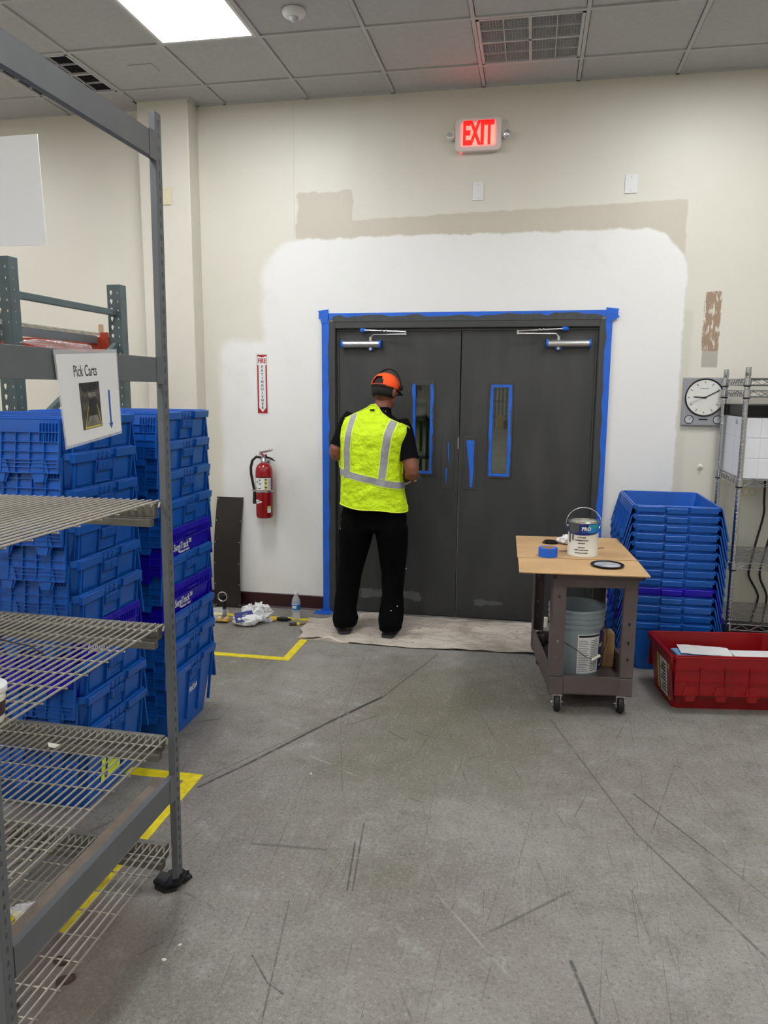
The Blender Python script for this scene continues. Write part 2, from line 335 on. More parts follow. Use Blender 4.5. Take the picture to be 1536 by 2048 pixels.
def tile_mesh(w, d):
    m_ = MB(); m_.box(.0145, w-.0145, .0145, d-.0145, .004, .022); return m_
for ix in range(-7, 10):
    for iy in range(-1, 14):
        if (ix, iy) in holes or (ix, iy) in light_cells: continue
        x = X0+P*ix; y1 = 0 if iy < 0 else -.346-P*iy; d = .346 if iy < 0 else P; y0 = y1-d
        if x < XL or x+P > XR: continue
        if -4 <= ix <= 5 and iy <= 2:
            if (d,) not in tile_me:
                o = tile_mesh(P, d).build('ceiling_tile', G['ceil'], ce, bevel=.0025, seg=1); tile_me[(d,)] = o
            else:
                o = tile_me[(d,)].copy(); COL.objects.link(o)
            o.location = (x, y0, H+random.uniform(-.0005, .003))
        else: far.box(x+.0145, x+P-.0145, y0+.0145, y1-.0145, H+.004, H+.022)
far.box(XL, X0-7*P-.014, YB, 0, H+.004, H+.02); far.box(X0+9*P+.6, XR, YB, 0, H+.004, H+.02)
tag(far.build('ceiling_tiles_beyond', G['ceil'], ce), kind='stuff')

# fluorescent troffers
def troffer(i, j, lab):
    x = X0+P*i; y1 = -.346-P*j; y0 = y1-2*P
    r = empty('ceiling_light', (x+P/2, (y0+y1)/2, H), lab, 'ceiling light', 'fluorescent panels in the ceiling grid')
    w, l = P/2-.013, P-.013
    f = MB()
    for a in ((-w, -w+.02, -l, l), (w-.02, w, -l, l), (-w+.02, w-.02, -l, -l+.02), (-w+.02, w-.02, l-.02, l)): f.box(*a, -.004, .06)
    f.box(-w, w, -l, l, .06, .07)
    f.build('frame', G['white'], r); MB().box(-w+.02, w-.02, -l+.02, l-.02, .002, .008).build('diffuser', G['lamp'], r)
    return r
for n, (i, j) in enumerate(LIGHTS):
    troffer(i, j, 'bright square-edged fluorescent panel light above the left wire rack' if n == 0 else 'fluorescent panel light out of view further back in the ceiling')

# eggcrate vents
def vent(i, j, lab, dark):
    x = X0+P*i; y1 = -.346-P*j
    r = empty('ceiling_vent', (x+P/2, y1-P/2, H), lab, 'vent', rz=0)
    w = P/2-.014; f = MB()
    for a in ((-w, -w+.016, -w, w), (w-.016, w, -w, w), (-w, w, -w, -w+.016), (-w, w, w-.016, w)): f.box(*a, -.004, .03)
    f.build('frame', G['grille'], r)
    f = MB(); f.box(-.009, .009, -w, w, -.003, .028); f.box(-w, w, -.009, .009, -.003, .028)
    for q in (-w/2, w/2): f.box(q-.003, q+.003, -w, w, -.001, .026); f.box(-w, w, q-.0025, q+.0025, -.001, .026)
    f.build('cross_bar', G['grille'], r)
    f = MB(); n = 34
    for k in range(1, n):
        q = -w+2*w*k/n; f.box(q-.0008, q+.0008, -w, w, .008, .014); f.box(-w, w, q-.0008, q+.0008, .008, .014)
    tag(f.build('eggcrate', G['grille'] if not dark else G['vdark'], r), kind='stuff')
    MB().box(-w, w, -w, w, .06, .064).build('duct', G['vdark'], r)
    if not dark:
        f = MB(); f.box(-w, -.01, -w, w, .03, .034); f.box(.01, w, .01, w, .03, .034); f.build('filter_pad', G['vdust'], r)
    return r
vent(3, 0, 'square eggcrate air vent in the ceiling above the exit sign', False)
vent(-2, 0, 'dark square eggcrate air vent in the ceiling at the upper left', True)
# smoke detector, sprinkler cover outline
r = empty('smoke_detector', (-.818, -1.206, H+.002), 'round white smoke detector on the ceiling tile', 'smoke detector')
MB().lathe([(.001, 0), (.062, 0), (.064, -.012), (.056, -.026), (.04, -.034), (.001, -.036)][::-1], 28).build('housing', G['white'], r, smooth=True)
MB().lathe([(.001, -.056), (.014, -.054), (.022, -.045), (.026, -.034)], 20).build('sensor_cap', G['dial'], r, smooth=True)
tag(MB().box(-2.06, -1.90, -.72, -.60, H-.0005, H+.008).build('access_hatch', G['ceil'], None, bevel=.001), 'faint small square hatch cover in a ceiling tile by the pillar', 'hatch')

# space beyond the doors: a long dim warehouse aisle
b = MB(); b.box(-8, 8, 36, 36.1, 0, 5); tag(b.build('wall_beyond', G['farw']), kind='structure')
b = MB(); b.box(-8.1, -8, .16, 36, 0, 5); b.box(8, 8.1, .16, 36, 0, 5); tag(b.build('wall_beyond_sides', G['farw']), kind='structure')
tag(MB().box(-8.1, 8.1, .16, 36, 5, 5.1).build('ceiling_beyond', G['farw']), kind='structure')
first = None
for k, (x, y) in enumerate(((-.5, 4), (-.5, 10), (-1, 16), (-1, 22), (-1, 28), (-4, 8), (-4, 16), (-4, 25))):  # unseen lights added to brighten the floor beyond the door windows
    if first is None:
        first = o = MB().box(-.12, .12, -.6, .6, 0, .04).build('added_fill_light', G['farfill'])
        MB().box(-.14, .14, -.62, .62, .04, .12).build('fill_light_housing', G['farw'], o)
    else: o = copy_tree(first)
    o.location = (x, y, 4.88); tag(o, 'added fill light for the warehouse beyond the doors, out of view above the door windows', 'light', 'added fill lights beyond the doors')
def far_shelf(x, y, lab, n, dx, mt, h_=2.6):
    r = empty('storage_shelving', (x, y, 0), lab, 'shelving')
    for i in range(n):
        for dy in (0, .9): MB().box(dx*i, dx*i+.05, dy, dy+.05, 0, h_).build('post', mt, r)
    for z in (.5, 1.15, 1.7): MB().box(0, dx*(n-1)+.05, 0, .95, z, z+.06).build('shelf', G['rack'], r)
    return r
far_shelf(-1.25, 29, 'storage shelving far off with light streaks painted as pale posts, seen through the right door window', 6, .17, G['label'])  # white post colour stands in for light reflected on the uprights
far_shelf(-1.75, 7.5, 'dark green storage shelving seen through the left door window', 4, .24, G['farg'])
for x, y, z, w_, h_, mt, lab in ((-.98, 28.2, .0, .28, .62, 'fary', 'yellow crate on the far floor seen through the right door window'), (-.70, 28.6, .0, .30, .35, 'blackp', 'black crate beside the yellow one through the right door window'), (-1.60, 7.9, 1.212, .50, .30, 'label', 'white carton on the dark shelving seen through the left door window')):
    r = empty('storage_crate', (x, y, z), lab, 'crate'); MB().box(0, w_, 0, .4, 0, h_-.04).build('crate_body', G[mt], r, bevel=.01); MB().box(-.01, w_+.01, -.01, .41, h_-.04, h_).build('crate_lid', G[mt], r, bevel=.006)

# ================================================================ DOOR
door = empty('door_1', (0, 0, 0), None, None, kind='structure')
# frame profile swept on three sides
FI0, FI1, FZ = -.909, .935, 2.112
b = MB()
def jamb(x0, x1, inner):
    s_ = 1 if inner > 0 else -1
    b.box(x0, x1, -.016, .0, 0, FZ+.05)
jamb(FI0-.053, FI0, 1); jamb(FI1, FI1+.053, -1); b.box(FI0, FI1, -.016, 0, FZ, FZ+.05)
b.box(FI0-.02, FI0+.004, 0, .16, 0, FZ); b.box(FI1-.004, FI1+.02, 0, .16, 0, FZ); b.box(FI0-.02, FI1+.02, 0, .16, FZ-.004, FZ+.02)
b.box(FI0+.004, FI0+.020, .02, .045, 0, FZ-.02); b.box(FI1-.020, FI1-.004, .02, .045, 0, FZ-.02); b.box(FI0+.004, FI1-.004, .02, .045, FZ-.02, FZ-.004)
b.build('door_frame', G['frame'], door, bevel=.003)
# masking tape around the frame: irregular strips
def strip(pts_a, pts_b, y, mt, name='masking_tape', th=.0012):
    n = len(pts_a); m_ = MB()
    rings = [[(a[0], y, a[1]), (c[0], y, c[1]), (c[0], y-th, c[1]), (a[0], y-th, a[1])] for a, c in zip(pts_a, pts_b)]
    m_.loft(rings); return m_.build(name, mt, door)
def jag(n, amp): return [random.uniform(-amp, amp) for _ in range(n)]
N = 26
j = jag(N, .007); zz = [.0+2.215*i/(N-1) for i in range(N)]
strip([(-1.008, z) for z in zz], [(-.957+q, z) for z, q in zip(zz, j)], -.017, G['tape'])
j = jag(N, .008)
strip([(1.016, z) for z in zz], [(.978+q, z) for z, q in zip(zz, j)], -.017, G['tape'])
xx = [-1.03+2.08*i/40 for i in range(41)]; j = jag(41, .012)
strip([(x, 2.218) for x in xx], [(x, 2.178) for x in xx], -.017, G['tape'])
strip([(x, 2.196+q) for x, q in zip(xx[2:-2], j)], [(x, 2.158) for x in xx[2:-2]], -.019, G['tapep'], 'painted_tape')
b = MB(); b.prism([(-1.035, 2.235), (-.955, 2.245), (-.965, 2.15), (-1.01, 2.14), (-1.015, 2.2)], -.021, -.0195, 'y'); b.build('tape_corner', G['tape'], door)
b = MB(); b.prism([(.97, 2.235), (1.055, 2.225), (1.045, 2.195), (1.06, 2.17), (1.02, 2.15), (.975, 2.14)], -.021, -.0195, 'y'); b.build('tape_corner', G['tape'], door)
b = MB(); b.box(-1.06, -.93, -.11, -.016, .0008, .0022); b.prism([(-1.03, .004), (-.945, .004), (-.957, .03), (-1.008, .03)], -.020, -.018, 'y'); b.build('tape_tail', G['tape'], door)

LY = .030; TH = .045
def leaf(x0, x1, wx0, wx1, wz0, wz1, side):
    Ms = MB(); y0, y1 = LY, LY+TH; z0, z1 = .008, FZ-.008
    hx0, hx1, hz0, hz1 = wx0, wx1, wz0, wz1
    Ms.box(x0, hx0, y0, y1, z0, z1); Ms.box(hx1, x1, y0, y1, z0, z1); Ms.box(hx0, hx1, y0, y1, z0, hz0); Ms.box(hx0, hx1, y0, y1, hz1, z1)
    L = Ms.build('door_leaf', MD, door)
    # raised lite frame
    f = MB(); t = .030
    for a in ((hx0-t, hx0, hz0-t, hz1+t), (hx1, hx1+t, hz0-t, hz1+t), (hx0, hx1, hz0-t, hz0), (hx0, hx1, hz1, hz1+t)): f.box(a[0], a[1], y0-.008, y0, a[2], a[3])
    f.build('window_frame', G['frame'], L, bevel=.003)
    MB().box(hx0, hx1, y0+.018, y0+.024, hz0, hz1).build('pane', G['glass'], L)
    f = MB(); a = .018
    n = 18
    zs = [hz0-.012+(hz1-hz0+.024)*i/(n-1) for i in range(n)]
    for sx_, xi in ((-1, hx0), (1, hx1)):
        f.loft([[(xi-sx_*.004, y0+.012, z), (xi-sx_*.002, y0-.010, z), (xi+sx_*(a+q), y0-.0100, z), (xi+sx_*(a+q), y0-.0085, z), (xi-sx_*.001, y0-.0085, z)] for z, q in zip(zs, jag(n, .005))])
    if side > 0: f.box(hx0-.01, hx1+.012, y0-.011, y0-.009, hz1-.004, hz1+.014)
    f.box(hx0-.012, hx1+.012, y0-.011, y0+.008, hz0-.014, hz0+.003)
    f.build('window_tape', G['tape'], L)
    return L
LL = leaf(FI0+.006, -.004, -.325, -.212, 1.09, 1.71, -1)
LR = leaf(.004, FI1-.006, .232, .345, 1.085, 1.705, 1)
tag(LL, 'left dark grey door leaf'); tag(LR, 'right dark grey door leaf')
# push plates with screws and tape remnants
for L, xa, xb, tp in ((LL, -.128, -.032, 0), (LR, .03, .126, 1)):
    f = MB(); f.box(xa, xb, LY-.004, LY, .965, 1.352); f.build('push_plate', MD, L, bevel=.0015)
    f = MB()
    for x in (xa+.014, xb-.014):
        for z in (.98, 1.16, 1.338): f.sph((x, LY-.0045, z), (.0045, .0025, .0045), 8)
    f.build('screws', G['frame'], L)
    f = MB()
    if tp: f.prism([(.052, 1.325), (.108, 1.322), (.106, 1.2), (.108, 1.1), (.100, .985), (.082, .985), (.080, 1.1), (.066, 1.2)], LY-.006, LY-.0045, 'y'); f.build('tape_remnant', G['tape'], L)
    else:
        f.prism([(-.082, 1.3), (-.074, 1.31), (-.070, 1.18), (-.066, 1.12), (-.072, 1.17), (-.078, 1.2)], LY-.006, LY-.0045, 'y')
        f.prism([(-.094, 1.12), (-.084, 1.12), (-.084, 1.06), (-.088, 1.0), (-.094, 1.05)], LY-.006, LY-.0045, 'y'); f.build('tape_remnant', G['tape'], L)
f = MB(); f.box(-.010, -.004, LY-.002, LY+.02, 1.26, 1.34); f.box(-.003, .003, LY+.034, LY+.044, .02, .9); f.build('bolt_and_gap_light', G['steel'], LL)  # bolt plate, plus a long bright strip imitating light through the door gap
# closers
def closer(L, bx0, bx1, sgn, px, jx, wx):
    # bx0..bx1 body, px spindle x, jx elbow x, wx frame shoe x
    z = 2.0; y = LY-.002
    f = MB(); f.tube([(bx0+.012, y-.030, z), (bx1-.012, y-.030, z)], .026, 20); f.box(bx0+.01, bx1-.01, y-.03, y, z-.024, z+.024)
    f.build('closer_body', G['steel'], L, smooth=True)
    f = MB()
    for x in (bx0, bx1-.014): f.tube([(x, y-.030, z), (x+.014, y-.030, z)], .029, 20)
    f.box(bx0, bx0+.014, y-.03, y, z-.03, z+.03); f.box(bx1-.014, bx1, y-.03, y, z-.03, z+.03); f.prism([(px-.03, z-.022), (px+.03, z-.022), (px+.01, z-.045), (px-.01, z-.045)], y-.03, y-.004, 'y')
    f.build('closer_tape', G['tape'], L)
    f = MB(); f.lathe([(.001, -.042), (.012, -.042), (.012, .05), (.001, .05)], 14, T((px, y-.03, z)))
    e = (jx, y-.075, 2.072); w_ = (wx, y-.04, 2.098)
    f.tube([(px, y-.032, z+.045), (px-sgn*.02, y-.034, z+.066), (jx, y-.078, 2.066)], .0045, 8)
    f.tube([(jx, y-.078, 2.082), w_], .005, 8); f.lathe([(.001, -.014), (.008, -.014), (.008, .014), (.001, .014)], 12, T((jx, y-.078, 2.074)))
    mx = (jx+wx)/2
    for q in (-.012, .014): f.sph((mx+q, y-.066, 2.094), .006, 8)
    f.build('closer_arm', G['steel'], L, smooth=True)
    f = MB(); f.sph((wx, y-.035, 2.098), (.024, .016, .016), 10); f.box(wx-.02, wx+.03*1, y-.03, y, 2.088, 2.108); f.build('closer_shoe', G['tape'], L)
closer(LL, -.862, -.572, -1, -.650, -.388, -.705)
closer(LR, .585, .885, 1, .668, .392, .705)

exec_order = 1
# ================================================================ WALL THINGS
def wallplate(x0, x1, z0, z1, mt, lab, y=0.):
    r = empty('wall_plate', ((x0+x1)/2, y, (z0+z1)/2), lab, 'wall plate')
    w, h = (x1-x0)/2, (z1-z0)/2
    MB().box(-w, w, -.007, 0, -h, h).build('plate', mt, r, bevel=.003)
    f = MB(); f.sph((0, -.0075, h*.72), (.004, .0015, .004), 8); f.sph((0, -.0075, -h*.72), (.004, .0015, .004), 8); f.build('screws', G['dial'], r)
    return r
wallplate(.055, .130, 2.952, 3.070, G['white'], 'white blank wall plate directly below the exit sign')
wallplate(1.048, 1.130, 2.958, 3.078, G['white'], 'white blank wall plate high on the wall right of the exit sign')
wallplate(-2.133, -2.068, 2.968, 3.088, G['almond'], 'almond blank wall plate high on the pillar', -.16)
r = empty('power_outlet', (1.962, 0, 1.016), 'almond power outlet behind the chrome shelving unit', 'outlet')
MB().box(-.042, .042, -.006, 0, -.028, .028).build('plate', G['almond'], r, bevel=.002)
f = MB(); f.box(-.028, -.008, -.009, -.006, -.014, .014); f.box(.008, .028, -.009, -.006, -.014, .014); f.build('socket', G['face'], r)
r = empty('wall_hook', (1.64, 0, 1.182), 'small white knob on the wall below the clock', 'hook')
MB().lathe([(.014, 0), (.014, .004), (.006, .007), (.006, .016), (.011, .02), (.009, .026), (.001, .028)], 14, FACE).build('knob', G['white'], r, smooth=True)
MB().box(-.02, .02, -.004, 0, -.022, -.008).build('hook_plate', G['almond'], r)

# exit sign
r = empty('exit_sign', (.087, 0, 3.362), 'lit red EXIT sign with two emergency lamp heads above the doors', 'exit sign')
def rrect(w, h, rad, n=6):
    return [(cx*(w-rad)+rad*cos(a), cz*(h-rad)+rad*sin(a)) for cx, cz, a0 in ((1, 1, 0), (-1, 1, PI/2), (-1, -1, PI), (1, -1, 3*PI/2)) for a in [a0+PI/2*i/n for i in range(n+1)]]
f = MB(); f.prism(rrect(.153, .105, .03), -.052, 0, 'y'); f.build('housing', G['exitb'], r, bevel=.004)
for ch, x, sx_ in (('E', -.078, .52), ('X', -.021, .46), ('I', .027, .62), ('T', .072, .50)): text(ch, .205, G['exitr'], r, T((x, -.0525, 0)) @ FACE, bold=.007, sx=sx_, depth=.0015)
for sg in (-1, 1):
    f = MB(); f.box(min(sg*.148, sg*.175), max(sg*.148, sg*.175), -.03, -.012, -.022, .012); f.tube([(sg*.178, -.012, -.004), (sg*.186, -.05, -.004)], [.02, .029], 16); f.build('lamp_head', G['exitb'], r, smooth=True)
    f = MB(); f.lathe([(.026, 0), (.020, .008), (.001, .012)], 16, T((sg*.186, -.050, -.004)) @ FACE); f.sph((sg*.186, -.060, -.006), .006, 8); f.build('lamp_lens', G['lens'], r, smooth=True)
f = MB(); f.sph((-.115, -.03, -.108), .007, 10); f.build('test_led', G['led'], r)
ld = bpy.data.lights.new('exit_glow', 'AREA'); ld.shape = 'RECTANGLE'; ld.size = .22; ld.size_y = .14; ld.energy = .5; ld.color = (1, .05, .03)
lo = bpy.data.objects.new('exit_glow', ld); COL.objects.link(lo); lo.parent = r; lo.location = (0, -.058, 0); lo.rotation_euler = (PI/2, 0, 0)

# fire extinguisher sign
r = empty('fire_extinguisher_sign', (-1.4725, 0, 1.7115), 'white and red vertical FIRE EXTINGUISHER arrow sign', 'sign')
hw, hh = .048, .2255
MB().box(-hw, hw, -.0025, -.0005, -hh, hh).build('sign_board', G['white'], r)
f = MB(); y = (-.0032, -.0026)
a = .038
for s_ in (-1, 1):
    f.box(min(s_*a, s_*(a-.003)), max(s_*a, s_*(a-.003)), *y, .14, .216)
    f.box(min(s_*a, s_*(a-.011)), max(s_*a, s_*(a-.011)), *y, -.17, .14)
    f.prism([(s_*a, -.17), (s_*a, -.214), (0, -.214), (0, -.206), (s_*.030, -.168)] if s_ > 0 else [(s_*a, -.17), (s_*.030, -.168), (0, -.206), (0, -.214), (s_*a, -.214)], *y, 'y')
f.prism([(-a, .216), (a, .216), (a, .208), (0, .196), (-a, .208)], *y, 'y')
f.build('red_border', G['redi'], r)
text('FIRE', .047, G['redi'], r, T((0, -.0032, .170)) @ FACE, bold=.0012, sx=.72)
for i, ch in enumerate('EXTINGUISHER'): text(ch, .0255, G['ink'], r, T((0, -.0032, .127-.0272*i)) @ FACE, bold=.0006)
# extinguisher
r = empty('fire_extinguisher', (-1.437, -.095, .722), 'red fire extinguisher with black hose hung on the white wall', 'fire extinguisher')
rr_ = .064
MB().lathe([(.001, .0), (.05, 0), (.060, .006), (rr_, .02), (rr_, .345), (.060, .375), (.048, .398), (.030, .412), (.020, .416), (.001, .416)], 32).build('tank', G['redp'], r, smooth=True)
def curved(b_, rad, a0, a1, z0, z1, n=10, k=None): b_.lathe([(rad, z0), (rad, z1)], n, None, k, a0, a1)
A = -PI/2-.1   # facing camera
f = MB(); curved(f, rr_+.0006, A-1.3, A+1.25, .215, .305, 20); f.build('instruction_label', G['label'], r, smooth=True)
f = MB(); curved(f, rr_+.001, A+.45, A+.75, .218, .303, 4); f.build('yellow_strip', G['olive'], r)
f = MB(); curved(f, rr_+.001, A+.8, A+1.25, .222, .300, 5); f.build('grey_strip', G['dial'], r)
f = MB(); curved(f, rr_+.001, A-1.3, A+1.25, .306, .313, 16); f.build('label_header', G['brown'], r)
f = MB()
for a_, z in ((-1.0, .29), (-1.0, .275), (-1.0, .262), (-1.0, .247), (-.1, .29), (-.1, .262), (-.45, .275), (-.95, .228), (-.6, .228), (-.15, .228), (.6, .293), (.6, .268), (.6, .236)): curved(f, rr_+.0014, A+a_-.11, A+a_+.13, z-.004, z+.004, 3)
f.build('pictograms', G['ink'], r)
f = MB(); f.lathe([(rr_+.0005, .198), (rr_+.0035, .199), (rr_+.0035, .211), (rr_+.0005, .212)], 28); f.build('steel_strap', G['steel'], r, smooth=True)
f = MB(); n = 6
f.loft([[(cos(t)*(rr_+.001), sin(t)*(rr_+.001), .128+h_), (cos(t)*(rr_+.001), sin(t)*(rr_+.001), .128-h_)] for t, h_ in [(A-.95+1.15*i/12, .001+.017*(i/4 if i < 4 else (12-i)/8)) for i in range(13)]], caps=False, close=False)
f.build('diamond_badge', G['label'], r)
f = MB(); curved(f, rr_+.0019, A-.80, A-.1, .126, .130, 6); f.build('badge_print', G['ink'], r)
f = MB(); curved(f, rr_+.001, A+.75, A+1.2, .045, .095, 5); f.build('service_tag', G['label'], r)
f = MB(); curved(f, rr_+.0014, A+.75, A+1.2, .078, .094, 5); f.build('service_tag_header', G['olive'], r)
f = MB(); f.lathe([(.022, .410), (.024, .425), (.018, .45), (.012, .455)], 16); f.box(-.016, .016, -.016, .016, .43, .478); f.lathe([(.001, -.03), (.017, -.03), (.017, -.014), (.001, -.014)], 14, T((-.016, 0, .44)) @ Matrix.Rotation(-PI/2, 4, 'X') if False else T((-.018, -.0, .44)) @ FACE)
f.build('valve', G['steel'], r, smooth=False, bevel=.002)
f = MB(); f.prism([(-.02, .478), (.02, .476), (.022, .462), (.058, .452), (.084, .43), (.082, .426), (.05, .444), (.01, .452)], -.010, .010, 'y'); f.build('lower_lever', G['blackp'], r)
f = MB(); f.prism([(-.03, .498), (.016, .502), (.056, .508), (.070, .52), (.066, .500), (.018, .488), (-.02, .486), (-.024, .47), (-.034, .47)], -.010, .010, 'y'); f.build('carry_handle', G['steel'], r)
f = MB(); f.tube([(.0, -.012, .50), (.03, -.014, .506), (.052, -.014, .514)], .002, 6); f.tube([(-.01, -.02, .492), (.006, -.02, .46)], .006, 6); f.build('pull_pin', G['redi'], r)
f = MB(); f.tube([(-.02, 0, .452), (-.055, -.01, .458), (-.085, -.015, .43), (-.098, -.015, .38), (-.098, -.012, .33), (-.088, -.01, .27), (-.078, -.008, .215), (-.075, -.005, .19)], .010, 10); f.tube([(-.075, -.005, .19), (-.076, -.004, .105)], [.013, .016], 12); f.build('hose', G['black'], r, smooth=True)
f = MB(); f.box(-.092, -.062, -.02, .02, .198, .212); f.box(-.07, -.05, -.01, .01, .198, .212); f.build('hose_clip', G['steel'], r)
f = MB(); f.box(-.02, .02, .062, .0948, .2, .44); f.box(-.02, .02, .02, .0948, .425, .432); f.build('wall_bracket', G['steel'], r)

# clock
r = empty('wall_clock', (1.624, 0, 1.614), 'square silver-grey wall clock with two small dials showing ten past nine', 'clock')
f = MB(); f.box(-.130, .130, -.028, 0, -.160, .160); f.build('case', G['clock'], r, bevel=.006)
DI = T((0.008, -.028, .028))
f = MB(); f.lathe([(.118, 0), (.126, .004), (.122, .008), (.116, .003)], 40, DI @ FACE); f.build('bezel', G['dsteel'], r, smooth=True)
f = MB(); f.prism([(.116*cos(2*PI*i/40), .116*sin(2*PI*i/40)) for i in range(40)], -.0295, -.0284, 'y', T((.008, 0, .028))); f.build('dial_face', G['face'], r)
for i in range(12):
    a_ = 2*PI*i/12; f = MB(); M_ = T((.008, -.0300, .028)) @ Matrix.Rotation(-a_, 4, 'Y')
    f.box(-.0022, .0022, -.0008, .0008, .095, .104, M_); f.box(-.0022, .0022, -.0008, .0008, .086, .0915, M_) if i % 3 else None
    f.build('hour_mark', G['ink'], r)
for nm, ang, ln, wd in (('hour_hand', 273, .070, .0035), ('minute_hand', 62, .100, .0028), ('second_hand', 248, .105, .0008)):
    f = MB(); f.box(-wd, wd, -.0012, .0, -.012, ln, T((.008, -.0315-(.002 if nm[0] == 'm' else .0035 if nm[0] == 's' else 0), .028)) @ Matrix.Rotation(R(ang), 4, 'Y')); f.build(nm, G['ink'], r)
f = MB(); f.sph((.008, -.0345, .028), .006, 10); f.build('hub', G['ink'], r)
for x, nm in ((-.082, 'thermometer_dial'), (.098, 'humidity_dial')):
    f = MB(); f.lathe([(.025, 0), (.029, .003), (.025, .004)], 24, T((x, -.028, -.118)) @ FACE, 2); f.prism([(.025*cos(2*PI*i/24), .025*sin(2*PI*i/24)) for i in range(24)], -.0292, -.0282, 'y', T((x, 0, -.118)), 1)
    f.box(-.001, .001, -.0305, -.0293, 0, .018, T((x, 0, -.118)) @ Matrix.Rotation(R(45), 4, 'Y'), 2); f.build(nm, [G['clock'], G['dial'], G['ink']], r)
f = MB(); f.box(-.02, .035, -.029, -.0282, -.122, -.113); f.box(-.022, .03, -.0303, -.0296, .086, .089); f.build('maker_print', G['ink'], r)

# ================================================================ RACKS
def perf(b, O, U, V, w_, h_, pitch, hole, k=None, zs=None):
    """perforated plate: column of holes; hole = 8 (u,v) offsets"""
    O, U, V = Vector(O), Vector(U), Vector(V)
    n = int(h_/pitch); lo = (h_-n*pitch)/2
    cells = [(lo+pitch*i, lo+pitch*(i+1)) for i in range(n)] if zs is None else []
    if zs is not None:
        prev = 0
        for z in zs:
            if z-.03 > prev: b.add([O+U*u+V*v for u, v in ((0, prev), (w_, prev), (w_, z-.03), (0, z-.03))], [(0, 1, 2, 3)], None, k)
            cells.append((z-.03, z+.03)); prev = z+.03
        b.add([O+U*u+V*v for u, v in ((0, prev), (w_, prev), (w_, h_), (0, h_))], [(0, 1, 2, 3)], None, k)
    else:
        for v0, v1 in ((0, lo), (h_-lo, h_)):
            if v1-v0 > 1e-4: b.add([O+U*u+V*v for u, v in ((0, v0), (w_, v0), (w_, v1), (0, v1))], [(0, 1, 2, 3)], None, k)
    for v0, v1 in cells:
        vc = (v0+v1)/2
        out = [(w_, vc), (w_, v1), (w_/2, v1), (0, v1), (0, vc), (0, v0), (w_/2, v0), (w_, v0)]
        inn = [(w_/2+u, vc+v) for u, v in hole]
        b.add([O+U*u+V*v for u, v in out+inn], [(i, (i+1) % 8, 8+(i+1) % 8, 8+i) for i in range(8)], None, k)
def solid(o, t=.002):
    m_ = o.modifiers.new('solid', 'SOLIDIFY'); m_.thickness = t; m_.offset = 0; return o
SLOT = [(.004, 0), (.004, .007), (0, .0095), (-.004, .007), (-.004, 0), (-.004, -.007), (0, -.0095), (.004, -.007)]
TEAR = [(.0085, .004), (.007, .012), (0, .016), (-.007, .012), (-.0085, .004), (-.0035, -.010), (0, -.014), (.0035, -.010)]
HOL = [(.003, 0), (.003, .0045), (0, .005), (-.003, .0045), (-.003, 0), (-.003, -.0045), (0, -.005), (.003, -.0045)]

# --- near wire rack
rack = empty('storage_rack', (-.644, -3.245, 0), 'tall grey steel rack with wire decks in the left foreground', 'rack', rot=(0, .0095, 0))
def post(x, y, h_, parent):
    b = MB(); x0, x1, y0, y1 = x+.004, x+.024, y-.022, y+.012
    perf(b, (x1, y0, 0), (0, 1, 0), (0, 0, 1), y1-y0, h_, .0355, SLOT)
    b.add([(x0, y0, 0), (x1, y0, 0), (x1, y0, h_), (x0, y0, h_)], [(0, 1, 2, 3)])
    b.add([(x0, y1, 0), (x1, y1, 0), (x1, y1, h_), (x0, y1, h_)], [(0, 1, 2, 3)])
    return solid(b.build('upright', G['rack'], parent))
post(0, 0, 2.47, rack); post(0, -.845, 2.47, rack); post(-.80, 0, 2.47, rack); post(-.80, -.845, 2.47, rack)
for z0, z1 in ((2.340, 2.411), (1.697, 1.770), (.327, .408)):
    b = MB(); b.box(.004, .0245, -.828, -.0235, z0, z1); b.box(.0245, .0265, -.06, -.0235, z0-.006, z1+.004); b.build('beam', G['rack'], rack, bevel=.003)
    if z0 < 1:
        b = MB(); b.box(-.040, .002, -.828, -.0235, z0+.01, z1-.012); b.build('beam_ledge', G['rust'], rack, bevel=.002)
    b = MB(); b.box(-.83, -.79, -.818, -.024, z0, z1); b.build('beam', G['rack'], rack, bevel=.003)
decks = (1.333, .932, .545, .152)
for z in decks:
    for yy, sg in ((0, 1), (-.845, -1)):
        b = MB(); b.box(-.78, -.02, yy-.016, yy+.008, z-.058, z-.014); b.box(-.78, -.02, yy-.034*sg-.014, yy-.034*sg+.014, z-.085, z-.062); b.box(-.78, -.02, yy-.030, yy+.004, z-.062, z-.058)
        b.build('shelf_rail', G['rackw'], rack, bevel=.002)
b = MB(); b.box(-.04, .04, -.045, .035, 0.0, .006); b.build('foot_plate', G['rack'], rack)
b = MB()
b.loft([[(x, y, z+(.006*sin(x*60+y*30) if i else 0)) for x, y in ((-.045, -.055), (.0, -.070), (.030, -.050), (.052, .03), (.0, .05), (-.04, .04))] for i, z in enumerate((0.0005, .014))])
b.loft([[(-.055, -.045, .014), (-.055, .01, .014), (-.055, .01, .024), (-.055, -.045, .024)], [(-.015, -.058, .006), (-.015, .01, .006), (-.015, .01, .019), (-.015, -.058, .019)], [(.040, -.045, .022), (.046, .02, .022), (.046, .02, .036), (.040, -.045, .030)]])
b.build('rubber_foot_mat', G['black'], rack)
